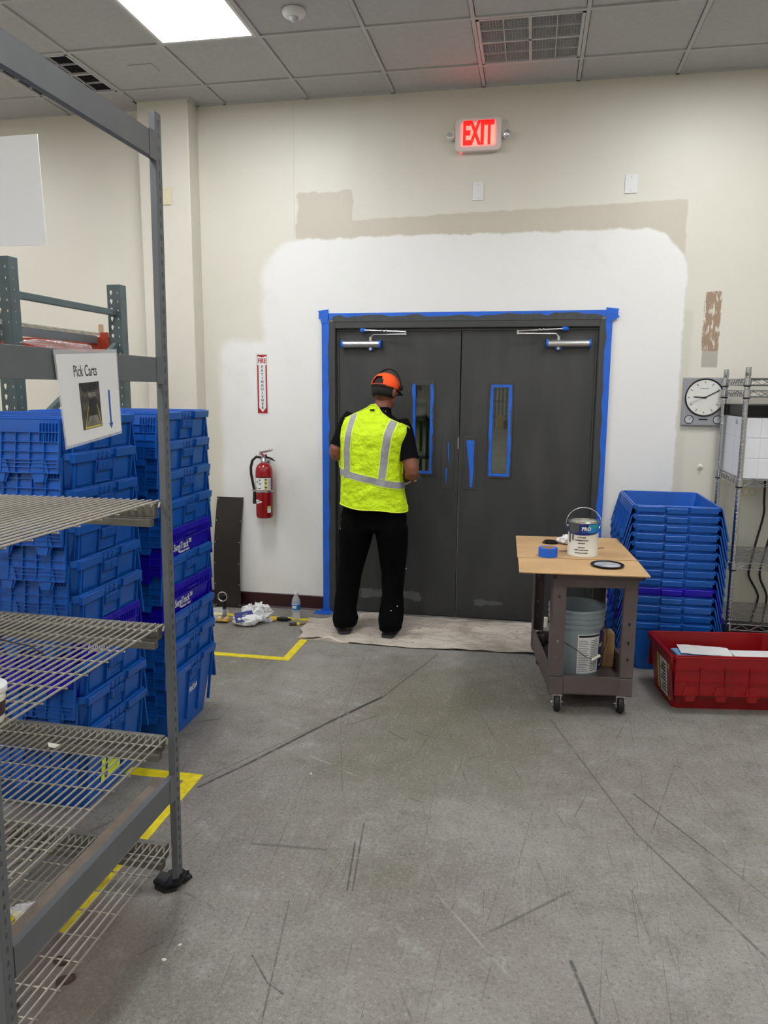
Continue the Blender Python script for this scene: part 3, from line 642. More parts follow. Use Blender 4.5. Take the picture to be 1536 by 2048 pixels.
# wire decks
BARY = [-3.335, -3.432, -3.527, -3.615, -3.715, -3.806, -3.904, -3.997, -4.075]
def wire_deck(z, lab):
    r = empty('wire_deck', (-.66+.004+.008*z, -3.66, z), lab, 'wire shelf')
    me = None
    for i in range(30):
        if me is None:
            b = MB(); b.tube([(0, .375, -.022), (0, .384, -.006), (0, .378, 0), (0, .2, .0), (0, -.43, 0)], .0031, 6); o = b.build('wire', G['zinc'], r, smooth=True); me = o
        else: o = me.copy(); COL.objects.link(o)
        o.location = (.020-.0253*i, 0, 0)
    me = None
    for y in BARY:
        if me is None: o = me = MB().tube([(-.73, 0, -.0056), (.027, 0, -.0056)], .0025, 6).build('cross_wire', G['zinc'], r, smooth=True)
        else: o = me.copy(); COL.objects.link(o)
        o.location = (0, y+3.66, 0)
    return r
for z, l in zip(decks, ('uppermost wire deck of the near grey rack, just above the royal blue totes', 'second wire deck down, the one carrying the paper cup', 'third wire deck down, in front of the yellow-labelled tote', 'lowest wire deck of the near rack, close to the floor')): wire_deck(z, l)

# paper cup, zip ties, tag, film on the decks and beam
r = empty('paper_cup', (-.675, -4.035, .9352), 'white cup with a dark print at the left edge, on the second wire deck', 'cup')
MB().lathe([(.001, .0), (.038, 0), (.040, .004), (.047, .075), (.0465, .078), (.001, .078)], 24).build('cup_body', G['lens2'], r, smooth=True)
MB().lathe([(.045, .072), (.0505, .074), (.0505, .084), (.046, .088), (.001, .090)], 24).build('lid', G['white'], r, smooth=True)
MB().lathe([(.0425, .018), (.0458, .052)], 10, None, None, -1.3, .5).build('print', G['brown'], r, smooth=True)
b = MB(); b.tube([(-1.04, -3.50, .937), (-1.035, -3.53, .9385), (-.98, -3.55, .938), (-.90, -3.57, .9395), (-.82, -3.62, .938)], .0017, 6)
tag(b.build('cable_tie', G['blackp'], None, smooth=True), 'black cut cable tie lying on the second wire deck', 'cable tie')
tag(MB().prism([(-.985, -3.40), (-.935, -3.405), (-.94, -3.43), (-.965, -3.425)], .5492, .5500, 'z').build('paper_tag', G['lens2']), 'small pale paper tag lying on the third wire deck', 'tag')
def crumple(name, loc, sx_, sy_, sz_, mt, seed, sub=3, amp=.35, flat=0., rz=0., parent=None, fr=3.):
    bm = bmesh.new(); bmesh.ops.create_icosphere(bm, subdivisions=sub, radius=1)
    for v in bm.verts:
        n_ = noise.noise_vector(v.co*fr*.5+Vector((seed, 0, 0)))+noise.noise_vector(v.co*fr+Vector((seed, 3, 0)))*.6
        v.co += n_*amp
        v.co = Vector((v.co.x*sx_, v.co.y*sy_, v.co.z*sz_+sz_))
        if v.co.z < flat: v.co.z = flat+random.uniform(0, .001)
    me = bpy.data.meshes.new(name); bm.to_mesh(me); bm.free(); me.materials.append(mt)
    o = bpy.data.objects.new(name, me); COL.objects.link(o); o.location = loc; o.rotation_euler.z = rz
    if parent: o.parent = parent
    return o
tag(crumple('plastic_film', (-.86, -3.68, .156), .075, .035, .016, G['film'], 5, amp=.5), 'crumpled clear plastic bag on the lowest wire deck', 'plastic bag')
tag(crumple('wrapped_film', (-.622, -3.755, 1.7715), .026, .135, .009, G['film'], 9, amp=.25), 'long pale plastic-wrapped strip lying on the middle beam of the near rack', 'plastic wrap')

# laminated sign on the beam
TL, TR, BL = Vector((0, -3.809, 1.756)), Vector((0, -3.540, 1.771)), Vector((0, -3.784, 1.537))
BR = Vector((0, -3.533, 1.562))
r = empty('pick_carts_sign', (-.5975, -3.665, 1.655), 'laminated Pick Carts sign with a photo and arrow, hung on the middle beam', 'sign')
Cn = Vector((0, -3.665, 1.655))
ux, vy = (TR-TL), (BL-TL)
def sp(u, v, d=0.): p = TL+ux*u+vy*v+(BR-TR-BL+TL)*u*v-Cn; return (d, p.y, p.z)
def quad(pts, d, name, mt, th=.0006):
    b = MB(); b.loft([[sp(u, v, d) for u, v in pts], [sp(u, v, d+th) for u, v in pts]]); return b.build(name, mt, r)
quad(((-.02, -.05), (1.02, -.05), (1.02, 1.03), (-.02, 1.03)), 0, 'laminate', G['film'], .0005)
quad(((0, 0), (1, 0), (1, 1), (0, 1)), .0006, 'paper', G['white'])
FXm = Matrix.Identity(4)
e1 = Vector(ux).normalized(); e2 = Vector((1, 0, 0)).cross(e1)
FXm = Matrix(((0, e2.x, 1, 0), (e1.y, e2.y, 0, 0), (e1.z, e2.z, 0, 0), (0, 0, 0, 1)))
def tpos(u, v): p = sp(u, v, .0016); return T(p)
text('Pick Carts', .040, G['ink'], r, tpos(.43, .20) @ FXm, sx=.62, depth=.0002)
quad(((.30, .33), (.64, .33), (.64, .87), (.30, .87)), .0014, 'printed_photo', G['photo'], .0004)
quad(((.44, .52), (.55, .52), (.57, .72), (.43, .72)), .002, 'printed_cart', G['photod'], .0003)
quad(((.43, .45), (.56, .45), (.56, .50), (.44, .50)), .002, 'printed_shelf', G['photol'], .0003)
quad(((.43, .72), (.56, .72), (.61, .84), (.35, .84)), .002, 'printed_floor', G['photol'], .0003)
quad(((.30, .33), (.64, .33), (.60, .42), (.36, .44)), .002, 'printed_ceiling', G['photod'], .0003)
for p_ in (((.415, .60), (.42, .60), (.345, .85), (.335, .85)), ((.57, .60), (.575, .60), (.625, .83), (.612, .83)), ((.335, .842), (.62, .842), (.62, .862), (.333, .862))): quad(p_, .0024, 'printed_line', G['olive'], .0002)
quad(((.795, .45), (.825, .45), (.825, .86), (.85, .86), (.81, .93), (.77, .86), (.795, .86)), .0014, 'printed_arrow', G['arrow'], .0004)

# --- back left rack with teardrop uprights
pr = empty('pallet_rack', (-1.99, -1.1, 0), 'grey-green teardrop rack frame with orange beams behind the left tote stacks', 'rack')
def tpost(y):
    b = MB(); hgt = 2.29
    perf(b, (-.042, y-.035, 0), (1, 0, 0), (0, 0, 1), .050, hgt, .051, TEAR)
    perf(b, (.008, y-.035, 0), (1, 0, 0), (0, 0, 1), .034, hgt, .051, HOL)
    perf(b, (.042, y-.035, 0), (0, 1, 0), (0, 0, 1), .070, hgt, .051, HOL)
    b.add([(-.042, y-.035, 0), (-.042, y-.027, 0), (-.042, y-.027, hgt), (-.042, y-.035, hgt)], [(0, 1, 2, 3)])
    solid(b.build('upright', G['green'], pr), .0025)
    MB().box(-.07, .07, y-.06, y+.06, 0, .008).build('foot_plate', G['green'], pr)
tpost(0); tpost(-1.0)
def bar(a, c, w_, h_, nm='brace', mt=None):
    b = MB(); a, c = Vector(a), Vector(c); d = (c-a).normalized(); s_ = Vector((1, 0, 0)); n_ = d.cross(s_)
    b.loft([[p+s_*w_*i+n_*h_*j_ for i, j_ in ((-1, -1), (1, -1), (1, 1), (-1, 1))] for p in (a, c)]); return b.build(nm, mt or G['green'], pr, bevel=.003)
bar((0, -.965, 2.125), (0, -.035, 2.125), .014, .018)
bar((0, -.045, 1.93), (0, -.965, 1.42), .014, .018); bar((0, -.965, 1.40), (0, -.035, .9), .014, .018); bar((0, -.965, .5), (0, -.035, .5), .014, .018)
def obeam(y, z):
    b = MB(); b.box(-2.6, -.045, y-.02, y+.02, z-.1, z); b.build('orange_beam', G['orange'], pr, bevel=.004)
    b = MB(); perf(b, (-.100, y-.038, z-.125), (1, 0, 0), (0, 0, 1), .056, .15, .05, HOL); solid(b.build('beam_connector', G['orange'], pr), .003)
obeam(0, 1.985); obeam(-1.058, 1.985)
for x in (-.17, -.9): MB().box(x, x+.04, -.98, -.02, 1.945, 1.99).build('deck_channel', G['rack'], pr)
b = MB()
for i in range(20): b.tube([(-.10-.05*i, -1.01, 2.004), (-.10-.05*i, .01, 2.004)], .0025, 5)
for i in range(13): b.tube([(-1.1, -1.01+.085*i, 1.999), (-.08, -1.01+.085*i, 1.999)], .0025, 5)
tag(b.build('wire_mesh', G['zinc'], pr), kind='stuff')

# white aisle board standing on the near upright
r = empty('aisle_board', (-1.99, -2.14, 2.29), 'blank white sign board standing above the left rack, cut by the photo edge', 'sign')
b = MB(); b.prism([(-.36, .515), (.245, .525), (.257, .04), (-.36, .045)], -.004, 0, 'y'); b.build('board', G['white'], r)
b = MB(); b.tube([(-.055, .03, -.04), (-.06, .01, .0), (-.09, .006, .12), (-.09, .006, .4)], .0035, 6); b.build('wire_hanger', G['blackp'], r)
r = tag(MB().box(-2.12, -2.06, -2.16, -2.04, 2.006, 2.05).build('carton', G['card']), 'small cardboard scrap on the orange beam at the left edge', 'box')

# ================================================================ TOTES
def cr(hx, hy, z, c=.02): return [(hx, -hy+c, z), (hx, hy-c, z), (hx-c, hy, z), (-hx+c, hy, z), (-hx, hy-c, z), (-hx, -hy+c, z), (-hx+c, -hy, z), (hx-c, -hy, z)]
def tote_body(Ht, p, hx1=.334, hy1=.236, tx=.040, ty=.050, style='bars'):
    hx0, hy0 = hx1-tx, hy1-ty; b = MB()
    X_ = lambda z: hx0+tx*z/Ht
    b.loft([cr(hx0, hy0, 0), cr(hx1-.001, hy1-.001, Ht-.028), cr(hx1+.006, hy1+.006, Ht-.028), cr(hx1+.006, hy1+.006, Ht), cr(hx1-.0035, hy1-.0035, Ht), cr(hx0-.0035, hy0-.0035, .006)])
    def pan(y0, y1, z0, z1, d):   # raised piece on both ends following the taper
        for s_ in (-1, 1):
            b.loft([[(s_*(X_(z)-.002), y0, z), (s_*(X_(z)-.002), y1, z), (s_*(X_(z)+d), y1, z), (s_*(X_(z)+d), y0, z)] for z in (z0, z1)])
    if style == 'bars':
        for y0, y1 in ((-.225, -.072), (.072, .225)): pan(y0, y1, Ht-.038, Ht-.004, .020)
        if p > .1:
            for y in (-.048, -.016, .016): b.add([], []); pan(y, y+.022, Ht-.036, Ht-.010, .012)
            pan(-.052, .052, Ht-.082, Ht-.044, .016)
            for y in (-.048, -.022, .0, .022, .044): pan(y, y+.004, Ht-.080, Ht-.046, .019)
            for y in (-.066, .062): pan(y, y+.004, max(.05, Ht-.31), Ht-.038, .014)
            pan(.080, .190, Ht-.128, Ht-.040, .005); pan(-.180, -.100, Ht-.128, Ht-.040, .006)
            for y in (-.205, .205): pan(y-.003, y+.003, max(.05, Ht-.31), Ht-.038, .014)
            pan(-.052, .052, Ht-.130, Ht-.124, .008)
        else:
            pan(-.058, .058, Ht-.045, Ht-.014, .017)
            for y in (-.210, -.195, .195, .210, -.062, .062): pan(y-.0015, y+.0015, Ht-.052, Ht-.006, .013)
    elif style == 'royal':
        for i in range(22): y = -.21+.02*i; pan(y-.002, y+.002, Ht-.062, Ht-.006, .010)
        pan(-.05, .05, Ht-.05, Ht-.042, .016); pan(-.22, .22, Ht-.072, Ht-.066, .010)
        for y in (-.215, .215): pan(y-.003, y+.003, .08, Ht-.01, .010)
    elif style == 'red':
        pan(-.19, -.10, .05, Ht-.09, .003); pan(-.21, .21, Ht-.045, Ht-.004, .012)
        for s_ in (-1, 1): pass
    return b
def tote_lid(s_, Ht, th, hx1=.334, hy1=.236, Lp=.195, rd=.0075, nv=12, hs=(.045, .080, .115, .145, .157, .172)):
    """hanging half lid on side s_ (+1/-1), th from vertical"""
    y0, z0 = s_*(hy1+.011), Ht-.014
    def P(x, s, n): return (x, y0+s_*(s*sin(th)+n*cos(th)), z0-s*cos(th)+n*sin(th))
    b = MB(); hx = hx1-.012
    prof = [(-hx, 0), (hx, 0), (hx, Lp)]
    nt = 4; wd = 2*hx/nt
    for i in range(nt):
        a = hx-wd*i
        prof += [(a-wd*.28, Lp), (a-wd*.36, Lp+.034), (a-wd*.64, Lp+.034), (a-wd*.72, Lp)]
    prof += [(-hx, Lp)]
    b.loft([[P(x, s, 0) for x, s in prof], [P(x, s, .003) for x, s in prof]])
    def rib(xa, xb, sa, sb, d=rd):
        b.loft([[P(xa, sa, n), P(xb, sa, n), P(xb, sb, n), P(xa, sb, n)] for n in (.002, d)])
    for i in range(nv):
        x = -hx+.003+(2*hx-.006)*i/(nv-1); rib(x-.0017, x+.0017, .045 if 0 < i < nv-1 else .0, Lp)
    for s in hs+(Lp-.0015,): rib(-hx, hx, s-.0015, s+.0015, rd-.0003)
    for i in range(6 if nv > 8 else 0): x = hx-.08+.013*i; rib(x-.001, x+.001, .012, .08)
    for i in range(nt):   # raised teeth plates
        a = hx-wd*(i); x0 = a-wd*.5
        b.loft([[P(x0+dx, s, n) for dx, s in ((-.026, Lp-.048), (.026, Lp-.048), (.040, Lp), (-.040, Lp))] for n in (.002, .0085)])
        b.loft([[P(x0+dx, s, n) for dx, s in ((-.024, Lp+.002), (.024, Lp+.002), (.018, Lp+.032), (-.018, Lp+.032))] for n in (.002, .0085)])
    b.tube([P(-hx, -.004, .0), P(hx, -.004, .0)], .005, 6)
    return b
def make_tote(Ht, p, th, mt, style='bars', name='tote', **kw):
    r = empty(name, (0, 0, 0), '', 'tote')
    tote_body(Ht, p, style=style, **kw).build('body', mt, r, bevel=.0018, seg=1)
    lk = {k: v for k, v in kw.items() if k in ('hx1', 'hy1')}
    for s_ in (-1, 1): tote_lid(s_, Ht, th, rd=.0075 if p < .1 else .0125, **(dict(nv=6, hs=(.058, .125)) if style == 'red' else {}), **lk).build('lid', mt, r)
    return r
ORD = ['top', 'second from the top', 'third from the top', 'fourth from the top', 'fifth from the top', 'sixth from the top', 'seventh from the top', 'eighth from the top', 'ninth from the top', 'tenth from the top', 'eleventh from the top', 'twelfth from the top', 'second from the floor', 'bottom']
def stack(cx, cy, Ht, p, n, th, royals, where, grp, rz=0., jit=.004, lean=(0, 0)):
    pb = make_tote(Ht, p, th, G['blue']); pr_ = make_tote(Ht, p, th, G['royal'], 'royal' if p > .1 else 'bars'); used = {0: 0, 1: 0}
    res = []
    for k in range(n):
        roy = k in royals; proto = pr_ if roy else pb
        o = proto if not used[roy] else copy_tree(proto)
        used[roy] = 1; i = n-1-k
        o.location = (cx+random.uniform(-jit, jit)+lean[0]*i, cy+random.uniform(-jit, jit)+lean[1]*i, p*i); o.rotation_euler.z = rz+random.uniform(-jit, jit)*1.2
        pos = ORD[k] if k < n-2 else ('second from the floor' if k == n-2 else 'bottom')
        tag(o, '%s plastic tote, %s %s' % ('royal blue' if roy else 'blue', pos, where), 'tote', grp)
        res.append(o)
    if not used[1]:
        for c in list(pr_.children): bpy.data.objects.remove(c)
        bpy.data.objects.remove(pr_)
    return res
S1 = stack(-1.488, -2.71, .36, .135, 10, R(8), (6,), 'in the nearer left stack', 'nested totes in the nearer left stack')
S2 = stack(-1.440, -2.065, .36, .135, 10, R(8), (4, 6), 'in the farther left stack', 'nested totes in the farther left stack')
S3 = stack(1.362, -.492, .31, .0546, 14, R(14), (9,), 'in the stack beside the cart', 'nested totes beside the cart', rz=PI/2, jit=.002)
def end_text(o, body, size, y, z, sx=.8, hx=.334, Ht=.36):
    x = hx-.040+.040*z/Ht+.0055
    return text(body, size, G['label'], o, T((x, y, z)) @ FACEX, bold=.0004, sx=sx, shear=.15)
for o in (S2[4], S2[6], S1[6]):
    end_text(o, 'SurgiTrack\u2122', .048, -.072, .262, .74); end_text(o, 'WORLD WIDE', .013, -.05, .232, 1.3)
end_text(S2[9], 'SurgiTrack', .030, -.002, .20, .72); MB().box(.3165, .3182, -.04, .04, .180, .182).build('print_line', G['label'], S2[9])
# shipping label and tape on the near bottom tote
o = S1[9]; b = MB(); b.loft([[(.306, -.095, .07), (.306, .045, .07), (.308, .045, .07), (.308, -.095, .07)], [(.3175, -.095, .175), (.3175, .065, .175), (.3195, .065, .175), (.3195, -.095, .175)]]); b.build('yellow_label', G['trim'], o)
b = MB(); b.loft([[(.3175, .045, .155), (.3175, .075, .155), (.319, .075, .155), (.319, .045, .155)], [(.319, .04, .185), (.319, .08, .185), (.3205, .08, .185), (.3205, .04, .185)]]); b.build('white_label', G['label'], o)
b = MB()
for i in range(4): xx_ = .3105+.0022*i; b.box(xx_, xx_+.0006, -.075, .03-.01*i, .090+.019*i, .0915+.019*i)
b.build('label_print', G['ink'], o)
b = MB(); b.prism([(-.165, .115), (-.14, .125), (-.125, .11), (-.12, .135), (-.135, .15), (-.16, .145)], .311, .3165, 'x'); b.build('tape_scrap', G['tape'], o)

# red tote in the right foreground
ra = R(8)
hxr, hyr = .334, .205
cxy = Vector((1.276, -1.412)) + Vector((cos(ra)*(hxr+.006)-sin(ra)*(hyr+.006), sin(ra)*(hxr+.006)+cos(ra)*(hyr+.006)))
red = make_tote(.31, .2, R(4), G['red'], 'red', name='red_tote', hx1=hxr, hy1=hyr, tx=.03, ty=.04); tag(red, 'open red plastic tote holding papers on the floor below the chrome shelving', 'tote')
red.location = (cxy.x, cxy.y, 0); red.rotation_euler.z = ra
b = MB()
for y0, y1, k in ((-.10, .02, 0), (.045, .065, 1), (-.145, -.125, 1)): b.loft([[(-.3065-.00*z, y0, z), (-.3065, y1, z), (-.309, y1, z), (-.309, y0, z)] if z < .1 else [(-.3275, y0, z), (-.3275, y1, z), (-.330, y1, z), (-.330, y0, z)] for z in (.035, .235)], k=k)
b.build('stickers', [G['label'], G['olive']], red)
b = MB()
for i in range(9): b.box(-.3115-.0022*i-.0008, -.3095-.0022*i, -.085, .005-.02*(i % 3), .055+.019*i, .062+.019*i)
b.build('sticker_print', G['ink'], red)
def sheet(name, w_, d_, loc, rz, mt, seed, amp=.006, th=.0015, lab=None, cat=None, group=None, nx=14, ny=10):
    b = MB(); rings = []
    top = [[Vector(((i/nx-.5)*w_, (j/ny-.5)*d_, th+amp*(1+noise.noise(Vector((i*.35, j*.45, seed)))))) for j in range(ny+1)] for i in range(nx+1)]
    vs = [p for r_ in top for p in r_]+[p-Vector((0, 0, th)) for r_ in top for p in r_]; q = ny+1; N_ = q*(nx+1)
    fs = []
    for i in range(nx):
        for j in range(ny): a = i*q+j; fs += [(a, a+1, a+q+1, a+q), (N_+a, N_+a+q, N_+a+q+1, N_+a+1)]
    for i in range(nx): fs += [(i*q, (i+1)*q, N_+(i+1)*q, N_+i*q), (i*q+ny, N_+i*q+ny, N_+(i+1)*q+ny, (i+1)*q+ny)]
    for j in range(ny): fs += [(j, N_+j, N_+j+1, j+1), (nx*q+j, nx*q+j+1, N_+nx*q+j+1, N_+nx*q+j)]
    b.add(vs, fs); o = b.build(name, mt, None, True); o.location = loc; o.rotation_euler.z = rz
    return tag(o, lab, cat, group)
c0 = Vector((cxy.x, cxy.y, 0))
tag(MB().box(-.27, .27, -.13, .13, .006, .155).build('carton', G['card'], None, loc=(c0.x, c0.y, 0), rotz=ra), 'flat cardboard box at the bottom of the red tote', 'box')
for i in range(3):
    o = MB().box(-.13, .13, -.10, .10, 0, .028).build('blue_wrapped_pack', mat('pale_blue_pack%d' % i, (120, 160, 205), .6), None, bevel=.006, loc=(c0.x-.115+.004*i, c0.y+.01, .1555+.0285*i), rotz=ra+.03*i)
    tag(o, ('lowest', 'middle', 'uppermost')[i]+' pale blue pack under the white papers in the red tote', 'pack', 'packs in the red tote')
sheet('paper', .27, .15, (c0.x-.08, c0.y+.045, .243), ra-.15, G['label'], 3, .006, lab='crumpled printed white paper on top of the red tote contents', cat='paper')
tag(MB().box(-.10, .12, -.09, .09, .1555, .252).build('white_pack', G['label'], None, bevel=.004, loc=(c0.x+.165, c0.y+.0, 0), rotz=ra), 'white pack at the right inside the red tote', 'pack')

# ================================================================ CHROME SHELVING
cs = empty('chrome_shelving', (1.735, -.64, 0), 'chrome wire shelving unit at the right edge', 'shelving')
for x in (0, .92):
    for y in (0, .52):
        b = MB(); b.tube([(x, y, .0), (x, y, 1.80)], .0152, 14); b.lathe([(.001, 1.825), (.0155, 1.823), (.0168, 1.80), (.0168, 1.775), (.0152, 1.772)][::-1], 14, T((x, y, 0)))
        for i in range(68): b.lathe([(.0152, .05+.0254*i), (.0162, .052+.0254*i), (.0162, .0535+.0254*i), (.0152, .0555+.0254*i)], 10, T((x, y, 0)))
        b.build('post', G['chrome'], cs, smooth=True)
for z in (1.745, 1.675, 1.150, .645, .262):
    zt, zb = z+.012, z-.024; b = MB()
    for zz_ in (zt, zb):
        for y in (-.002, .522): b.tube([(.0, y, zz_), (.92, y, zz_)], .0032, 6)
        for x in (-.002, .922): b.tube([(x, 0, zz_), (x, .52, zz_)], .0032, 6)
    sh = b.build('shelf', G['chrome'], cs, smooth=True)
    b = MB()
    for y in (-.002, .522):
        n = 18; pts = []
        for i in range(n+1): pts += [(.03+.86*i/n, y, (zt-.004 if i % 2 else zb+.004))]
        b.tube(pts, .0026, 6)
    for x in (-.002, .922):
        n = 16; b.tube([(x, .03+.46*i/n, (zt-.004 if i % 2 else zb+.004)) for i in range(n+1)], .0026, 6)
    b.build('truss_wire', G['chrome'], sh, smooth=True)
    b = MB()
    for i in range(68): x = .02+.88*i/67; b.tube([(x, 0, zt+.003), (x, .52, zt+.003)], .0024, 5)
    for y in (.13, .26, .39): b.tube([(0, y, zt), (.92, y, zt)], .0028, 6)
    tag(b.build('deck_wires', G['chrome'], sh), kind='stuff')
    for x in (0, .92):
        for y in (0, .52):
            b = MB(); b.lathe([(.0158, z-.028), (.022, z-.026), (.0205, z+.016), (.0158, z+.018)], 14, T((x, y, 0)), 0); b.lathe([(.0158, z-.036), (.021, z-.034), (.021, z-.028), (.0158, z-.026)], 14, T((x, y, 0)), 1)
            b.build('collar', [G['chrome'], G['black']], sh, smooth=True)
r = empty('white_drawer_box', (1.762, -.60, 1.168), 'white panelled box with a black top on the chrome shelving', 'box')
b = MB(); b.box(0, .44, .004, .50, 0, .362); b.build('body', G['wbox'], r)
for i in range(3):
    for x0, x1 in ((.0, .078), (.081, .25), (.253, .44)):
        MB().box(x0, x1, 0, .006, .001+.121*i, .119+.121*i).build('panel', G['wbox'], r, bevel=.0015)
    MB().box(-.004, .0005, .02, .24, .001+.121*i, .119+.121*i).build('side_panel', G['wbox'], r, bevel=.0015); MB().box(-.004, .0005, .243, .49, .001+.121*i, .119+.121*i).build('side_panel', G['wbox'], r, bevel=.0015)
b = MB(); b.box(-.006, .446, -.002, .505, .363, .435); b.box(.05, .44, -.004, -.001, .375, .425); b.build('black_top', G['blackp'], r, bevel=.004)
b = MB()
for i in range(4): b.box(-.0055, -.004, .20, .24, .318+.007*i, .321+.007*i)
b.box(-.0055, -.004, .05, .12, .17, .173); b.box(-.0055, -.004, .05, .12, .14, .143); b.build('side_print', G['ink'], r)
def cable(pts, lab):
    b = MB(); b.tube([(x, y, z) for x, y, z in pts], .0075, 8); o = b.build('power_cable', G['black'], None, True); return tag(o, lab, 'cable')
def smooth_pts(p, n=6):
    p = [Vector(q) for q in p]; out = []
    for i in range(len(p)-1):
        a, b_, c, d = p[max(i-1, 0)], p[i], p[i+1], p[min(i+2, len(p)-1)]
        for k in range(n):
            t = k/n; out.append(.5*((2*b_)+(-a+c)*t+(2*a-5*b_+4*c-d)*t*t+(-a+3*b_-3*c+d)*t**3))
    return out+[p[-1]]
cable(smooth_pts([(2.04, -.06, 1.16), (2.046, -.06, .974), (2.051, -.06, .87), (2.017, -.06, .675), (1.992, -.06, .509), (1.994, -.06, .443), (2.046, -.06, .349), (2.06, -.06, .287), (2.029, -.06, .13), (2.05, -.06, .012)]), 'black cable hanging in a wavy line down the wall behind the chrome shelving')
cable(smooth_pts([(2.13, -.06, 1.16), (2.12, -.06, .85), (2.087, -.06, .658), (2.059, -.06, .46), (2.115, -.06, .311), (2.101, -.06, .135), (2.12, -.06, .012)]), 'second black cable, at the very right edge behind the chrome shelving')

# ================================================================ CART
ca = R(7.2); cart = empty('utility_cart', (.650, -1.560, 0), 'grey-brown plastic utility cart with a cardboard-covered top', 'cart', rz=ca)
CW, CD, CT = .425, .76, .772
HK = [(.006, .002), (.006, .009), (0, .012), (-.006, .009), (-.006, .002), (-.003, -.004), (0, -.012), (.003, -.004)]
for sx_, x0 in ((1, 0), (-1, CW)):
    for sy_, y0 in ((1, 0), (-1, CD)):
        b = MB(); holes_z = [.27, .36, .52, .60] if sx_ > 0 else [.27, .36, .46]
        U = (1, 0, 0); ox = x0 if sx_ > 0 else x0-.064
        perf(b, (ox, y0, .205), U, (0, 0, 1), .064, CT-.04-.205, .06, HK, zs=[h_-.205+.03 for h_ in holes_z])
        b.add([(x0, y0, .205), (x0, y0+sy_*.075, .205), (x0, y0+sy_*.075, CT-.04), (x0, y0, CT-.04)], [(0, 1, 2, 3)])
        xi = x0+sx_*.064; b.add([(xi, y0, .205), (xi, y0+sy_*.03, .205), (xi, y0+sy_*.03, CT-.04), (xi, y0, CT-.04)], [(0, 1, 2, 3)])
        solid(b.build('leg', G['cart'], cart), .005)
        b = MB(); b.box(min(x0-sx_*.003, x0+sx_*.07), max(x0-sx_*.003, x0+sx_*.07), min(y0-sy_*.003, y0+sy_*.08), max(y0-sy_*.003, y0+sy_*.08), .10, .20); b.build('leg_socket', G['cart'], cart, bevel=.004)
b = MB(); b.box(-.005, CW+.035, -.012, CD+.012, CT-.014, CT); b.box(-.005, CW+.035, -.012, .012, CT-.045, CT-.01); b.box(-.005, CW+.035, CD-.012, CD+.012, CT-.045, CT-.01)
b.box(-.005, .02, -.012, CD+.012, CT-.045, CT-.01); b.box(CW+.01, CW+.035, -.012, CD+.012, CT-.045, CT-.01); b.build('top_tray', G['cart'], cart, bevel=.008)
b = MB(); b.box(.06, CW-.06, -.001, .006, CT-.09, CT-.04); b.build('apron', G['cart'], cart, bevel=.003)
b = MB(); b.box(0, CW, 0, CD, .118, .128); b.box(.066, CW-.066, .0, .010, .104, .205); b.box(.066, CW-.066, CD-.01, CD, .104, .205); b.box(0, .010, .078, CD-.078, .104, .24); b.box(CW-.01, CW, .078, CD-.078, .104, .24)
b.build('lower_tray', G['cart'], cart, bevel=.003)
b = MB(); b.box(.072, CW-.072, -.004, .0, .112, .198); b.build('front_panel', G['cart'], cart, bevel=.003)
for x in (.045, CW-.05):
    for y in (.03, CD-.04):
        w_ = empty_ = MB(); b = MB(); b.box(x-.022, x-.017, y-.014, y+.014, .03, .1); b.box(x+.017, x+.022, y-.014, y+.014, .03, .1); b.box(x-.025, x+.025, y-.025, y+.025, .092, .101); b.tube([(x-.03, y, .05), (x+.03, y, .05)], .005, 8)
        c = b.build('caster_fork', G['steel'], cart)
        b = MB(); b.lathe([(.012, -.015), (.046, -.014), (.05, -.008), (.05, .008), (.046, .014), (.012, .015)], 26, T((x, y, .05)) @ Matrix.Rotation(PI/2, 4, 'Y')); b.build('wheel', G['black'], c, smooth=True)
# cardboard
cz = CT+.0025
b = MB(); th = .005
A_, B_, C_, D_, E_, F_ = (.436, -.70), (1.050, -.645), (1.094, -1.275), (.458, -1.325), (.474, -1.665), (1.112, -1.625)
for ps in ([(A_, 0), (B_, 0), (C_, 0), (D_, 0)], [((D_[0]+.004, D_[1]-.006), -.0015), ((C_[0]+.002, C_[1]-.006), -.0015), (F_, -.0015), (E_, -.0015)]):
    b.loft([[(p[0], p[1], cz+dz) for p, dz in ps], [(p[0], p[1], cz+dz+th) for p, dz in ps]])
cb = tag(b.build('cardboard_sheet', G['card']), 'flattened cardboard sheet covering the cart top', 'cardboard')
zt = cz+th+.0008
# paint can
r = empty('paint_can', (.812, -1.170, zt), 'open white and blue gallon paint can with grey drips on the cart', 'paint can', rz=R(-12))
cr_, chh = .083, .190
b = MB(); b.lathe([(.001, .003), (cr_-.003, .003), (cr_, .0), (cr_, .004), (cr_-.001, .006), (cr_-.001, chh-.006), (cr_+.001, chh-.002), (cr_, chh), (cr_-.010, chh), (cr_-.011, chh-.004), (cr_-.005, chh-.006), (cr_-.005, .02), (.001, .02)], 36); b.build('can_body', G['can'], r, smooth=True)
b = MB(); b.lathe([(cr_+.0008, chh-.003), (cr_+.0014, chh), (cr_, chh+.0015), (cr_-.011, chh+.001), (cr_-.012, chh-.004)], 36); b.build('rim', G['tin'], r, smooth=True)
b = MB(); b.lathe([(.001, .12), (cr_-.006, .12)], 30); b.build('paint', G['wet'], r)
Aa = -PI/2
b = MB()
n = 18
b.loft([[(cos(t)*(cr_+.0004), sin(t)*(cr_+.0004), chh-.006), (cos(t)*(cr_+.0004), sin(t)*(cr_+.0004), .120+.014*((t-Aa)/1.5)**2)] for t in [Aa-1.5+3.0*i/n for i in range(n+1)]], caps=False, close=False)
b.build('blue_band', G['navy'], r, smooth=True)
